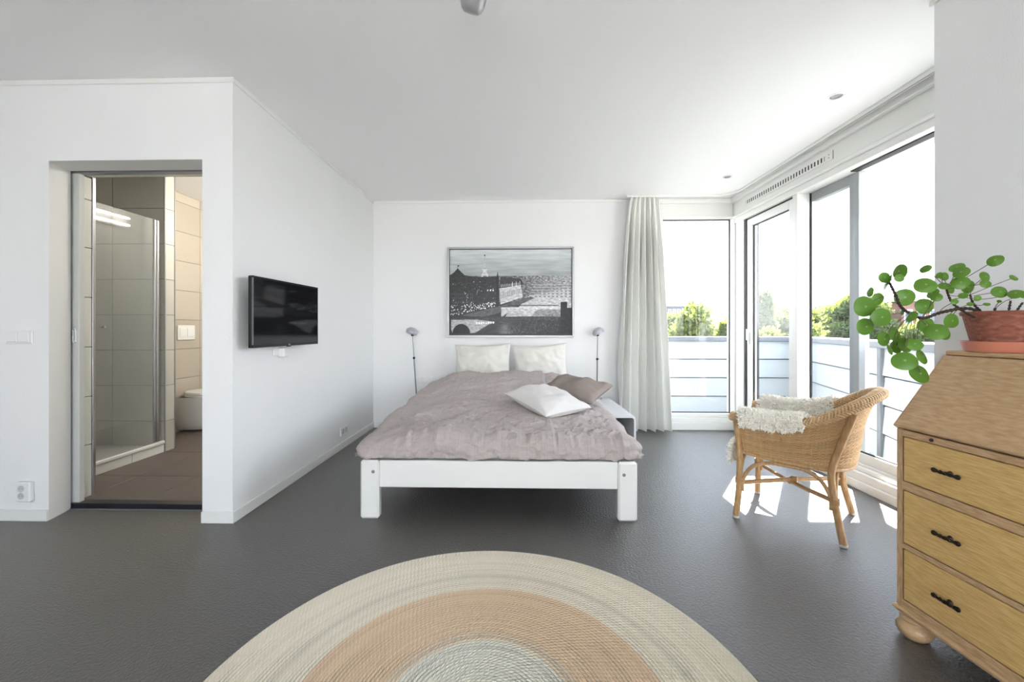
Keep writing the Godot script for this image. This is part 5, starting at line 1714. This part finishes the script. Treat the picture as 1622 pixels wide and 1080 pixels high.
func plant() -> void:
	var at := V(1.728, 1.058, -1.525)
	var sc := thing("saucer", "pale terracotta saucer under the plant pot on the bureau", "saucer", at)
	var m := MB.new()
	m.lathe([[0.0, 0.0], [0.098, 0.0], [0.1, 0.002], [0.111, 0.036], [0.110, 0.038], [0.105, 0.038], [0.094, 0.006], [0.0, 0.006]], 48)
	part(m, "dish", M.saucer, sc)
	var pot := thing("plant_pot", "weathered terracotta bowl pot holding the pilea", "plant pot", at + V(0, 0.007, 0))
	var p := MB.new()
	p.lathe([[0.0, 0.0], [0.074, 0.0], [0.078, 0.002], [0.103, 0.122], [0.108, 0.124], [0.110, 0.129], [0.110, 0.135], [0.107, 0.138], [0.100, 0.137], [0.096, 0.125], [0.0, 0.125]], 56)
	part(p, "bowl", M.terracotta, pot)
	var s := MB.new()
	s.lathe([[0.097, 0.126], [0.06, 0.129], [0.0, 0.131]], 28)
	part(s, "soil", M.soil, pot)
	var pl := thing("pilea_plant", "sprawling pilea with round green leaves trailing over the bureau", "plant", at + V(0, 0.135, 0))
	var off := -pl.position
	var rng := RandomNumberGenerator.new()
	rng.seed = 31
	for k in STEMS.size():
		var c := []
		for q in STEMS[k]:
			c.append(q + off)
		# root end goes down into the soil
		var first: Vector3 = c[0]
		var inward := (V(0, -0.004, 0) - first) * V(1, 0, 1)
		c.push_front(first + inward * 0.35 + V(0, -0.012 - first.y, 0))
		var path := spline(c, 8 * c.size())
		var rad := []
		for i in path.size():
			rad.append((0.0055 if k == 0 else 0.0042) * (1.0 + 0.28 * sin(i * 1.9)) * lerpf(1.0, 0.7, float(i) / path.size()))
		var sm := MB.new()
		sm.tube(path, rad, 8)
		part(sm, "stem", M.bark, pl)
	var green := Color(0.18, 0.36, 0.05)
	for l in LEAVES:
		var mid: Vector3 = l[0] + off
		var e1: Vector3 = l[1]
		var e2: Vector3 = l[2]
		var n: Vector3 = l[3].normalized()
		if n.dot(e1.cross(e2)) < 0.0:
			e2 = -e2
		var r: float = l[4]
		var f := rng.randf_range(0.92, 1.08)
		var lm := MB.new()
		lm.tinted = true
		var rings := 6
		var segs := 26
		var cup := rng.randf_range(0.10, 0.2)
		var tip := rng.randf() * TAU
		# the blade: dark green with a paler spot where the stalk joins
		for side in [1.0, -1.0]:
			var base := lm.v.size()
			for i in rings + 1:
				var q := float(i) / rings
				for j in segs:
					var a := TAU * j / segs
					var rr := r * q * (1.0 + 0.05 * pow(maxf(0.0, cos(a - tip)), 8.0) + 0.015 * sin(a * 3.0 + tip))
					var hgt: float = -cup * r * q * q + 0.02 * r * sin(a * 4.0 + tip) * q * q + side * 0.0006
					var c: Color = green * f
					if q < 0.1:
						c = Color(0.5, 0.58, 0.35)
					lm.tint = c
					lm.pt(mid + e1 * cos(a) * rr + e2 * sin(a) * rr + n * (hgt + 0.15 * cup * r))
			for i in rings:
				for j in segs:
					var a := base + i * segs + j
					var b := base + i * segs + (j + 1) % segs
					if side > 0:
						lm.idx.append_array(PackedInt32Array([a, a + segs, b, b, a + segs, b + segs]))
					else:
						lm.idx.append_array(PackedInt32Array([a, b, a + segs, b, b + segs, a + segs]))
		var lo := part(lm, "leaf", M.leaf, pl)
		var st: Vector3 = l[5] + off
		var root := mid - n * 0.001
		var sag := (st + root) / 2 - n * 0.012 + V(0, 0.004, 0)
		var pm := MB.new()
		pm.tube(spline([st, sag, root], 8), 0.0011, 5, false)
		part(pm, "stalk", M.petiole, lo)

func rug() -> void:
	var g := thing("round_rug", "round braided jute rug with cream and tan bands", "rug", V(-0.118, 0, -1.226))
	var R := 0.903
	var coil := 0.0125
	var n := int(R / coil)
	var rng := RandomNumberGenerator.new()
	rng.seed = 47
	var bands := [["centre_band", 0.0, 0.287, Color(0.80, 0.765, 0.66)], ["middle_band", 0.287, 0.583, Color(0.80, 0.605, 0.42)], ["outer_band", 0.583, 1.0, Color(0.88, 0.80, 0.655)]]
	for bd in bands:
		var m := MB.new()
		m.tinted = true
		for k in n:
			var r0 := k * coil
			var rm := r0 + coil / 2
			if rm < bd[1] or rm >= bd[2]:
				continue
			var c: Color = bd[3]
			# stray lighter or darker plaits, and a blend at the band's inner edge
			var f := rng.randf_range(0.94, 1.05)
			if rng.randf() < 0.12:
				f *= 0.9
			if bd[0] == "middle_band" and rm < 0.325:
				c = c.lerp(Color(0.79, 0.70, 0.56), 0.55)
			m.tint = Color(c.r * f, c.g * f, c.b * f)
			var segs := clampi(int(rm / 0.9 * 220.0), 24, 220)
			var reps := maxf(2.0, roundf(TAU * rm / 0.034))
			var pts := PackedVector3Array()
			var uvs := PackedVector2Array()
			for i in 5:
				var q := i / 4.0
				for j in segs + 1:
					var a := TAU * j / segs
					var wob := 0.0015 * sin(a * 5.0 + k * 0.7)
					var r := maxf(0.001, r0 + coil * q + wob)
					pts.append(V(r * cos(a), 0.006 + 0.0045 * sin(PI * q), r * sin(a)))
					uvs.append(Vector2(reps * j / segs, q))
			m.net(pts, 5, segs + 1, false, true, uvs)
			if k == n - 1:
				var edge := PackedVector3Array()
				for y in [0.006, 0.0]:
					for j in segs + 1:
						var a := TAU * j / segs
						edge.append(V((r0 + coil) * cos(a), y, (r0 + coil) * sin(a)))
				m.net(edge, 2, segs + 1, false, true)
		part(m, bd[0], M.rug, g)
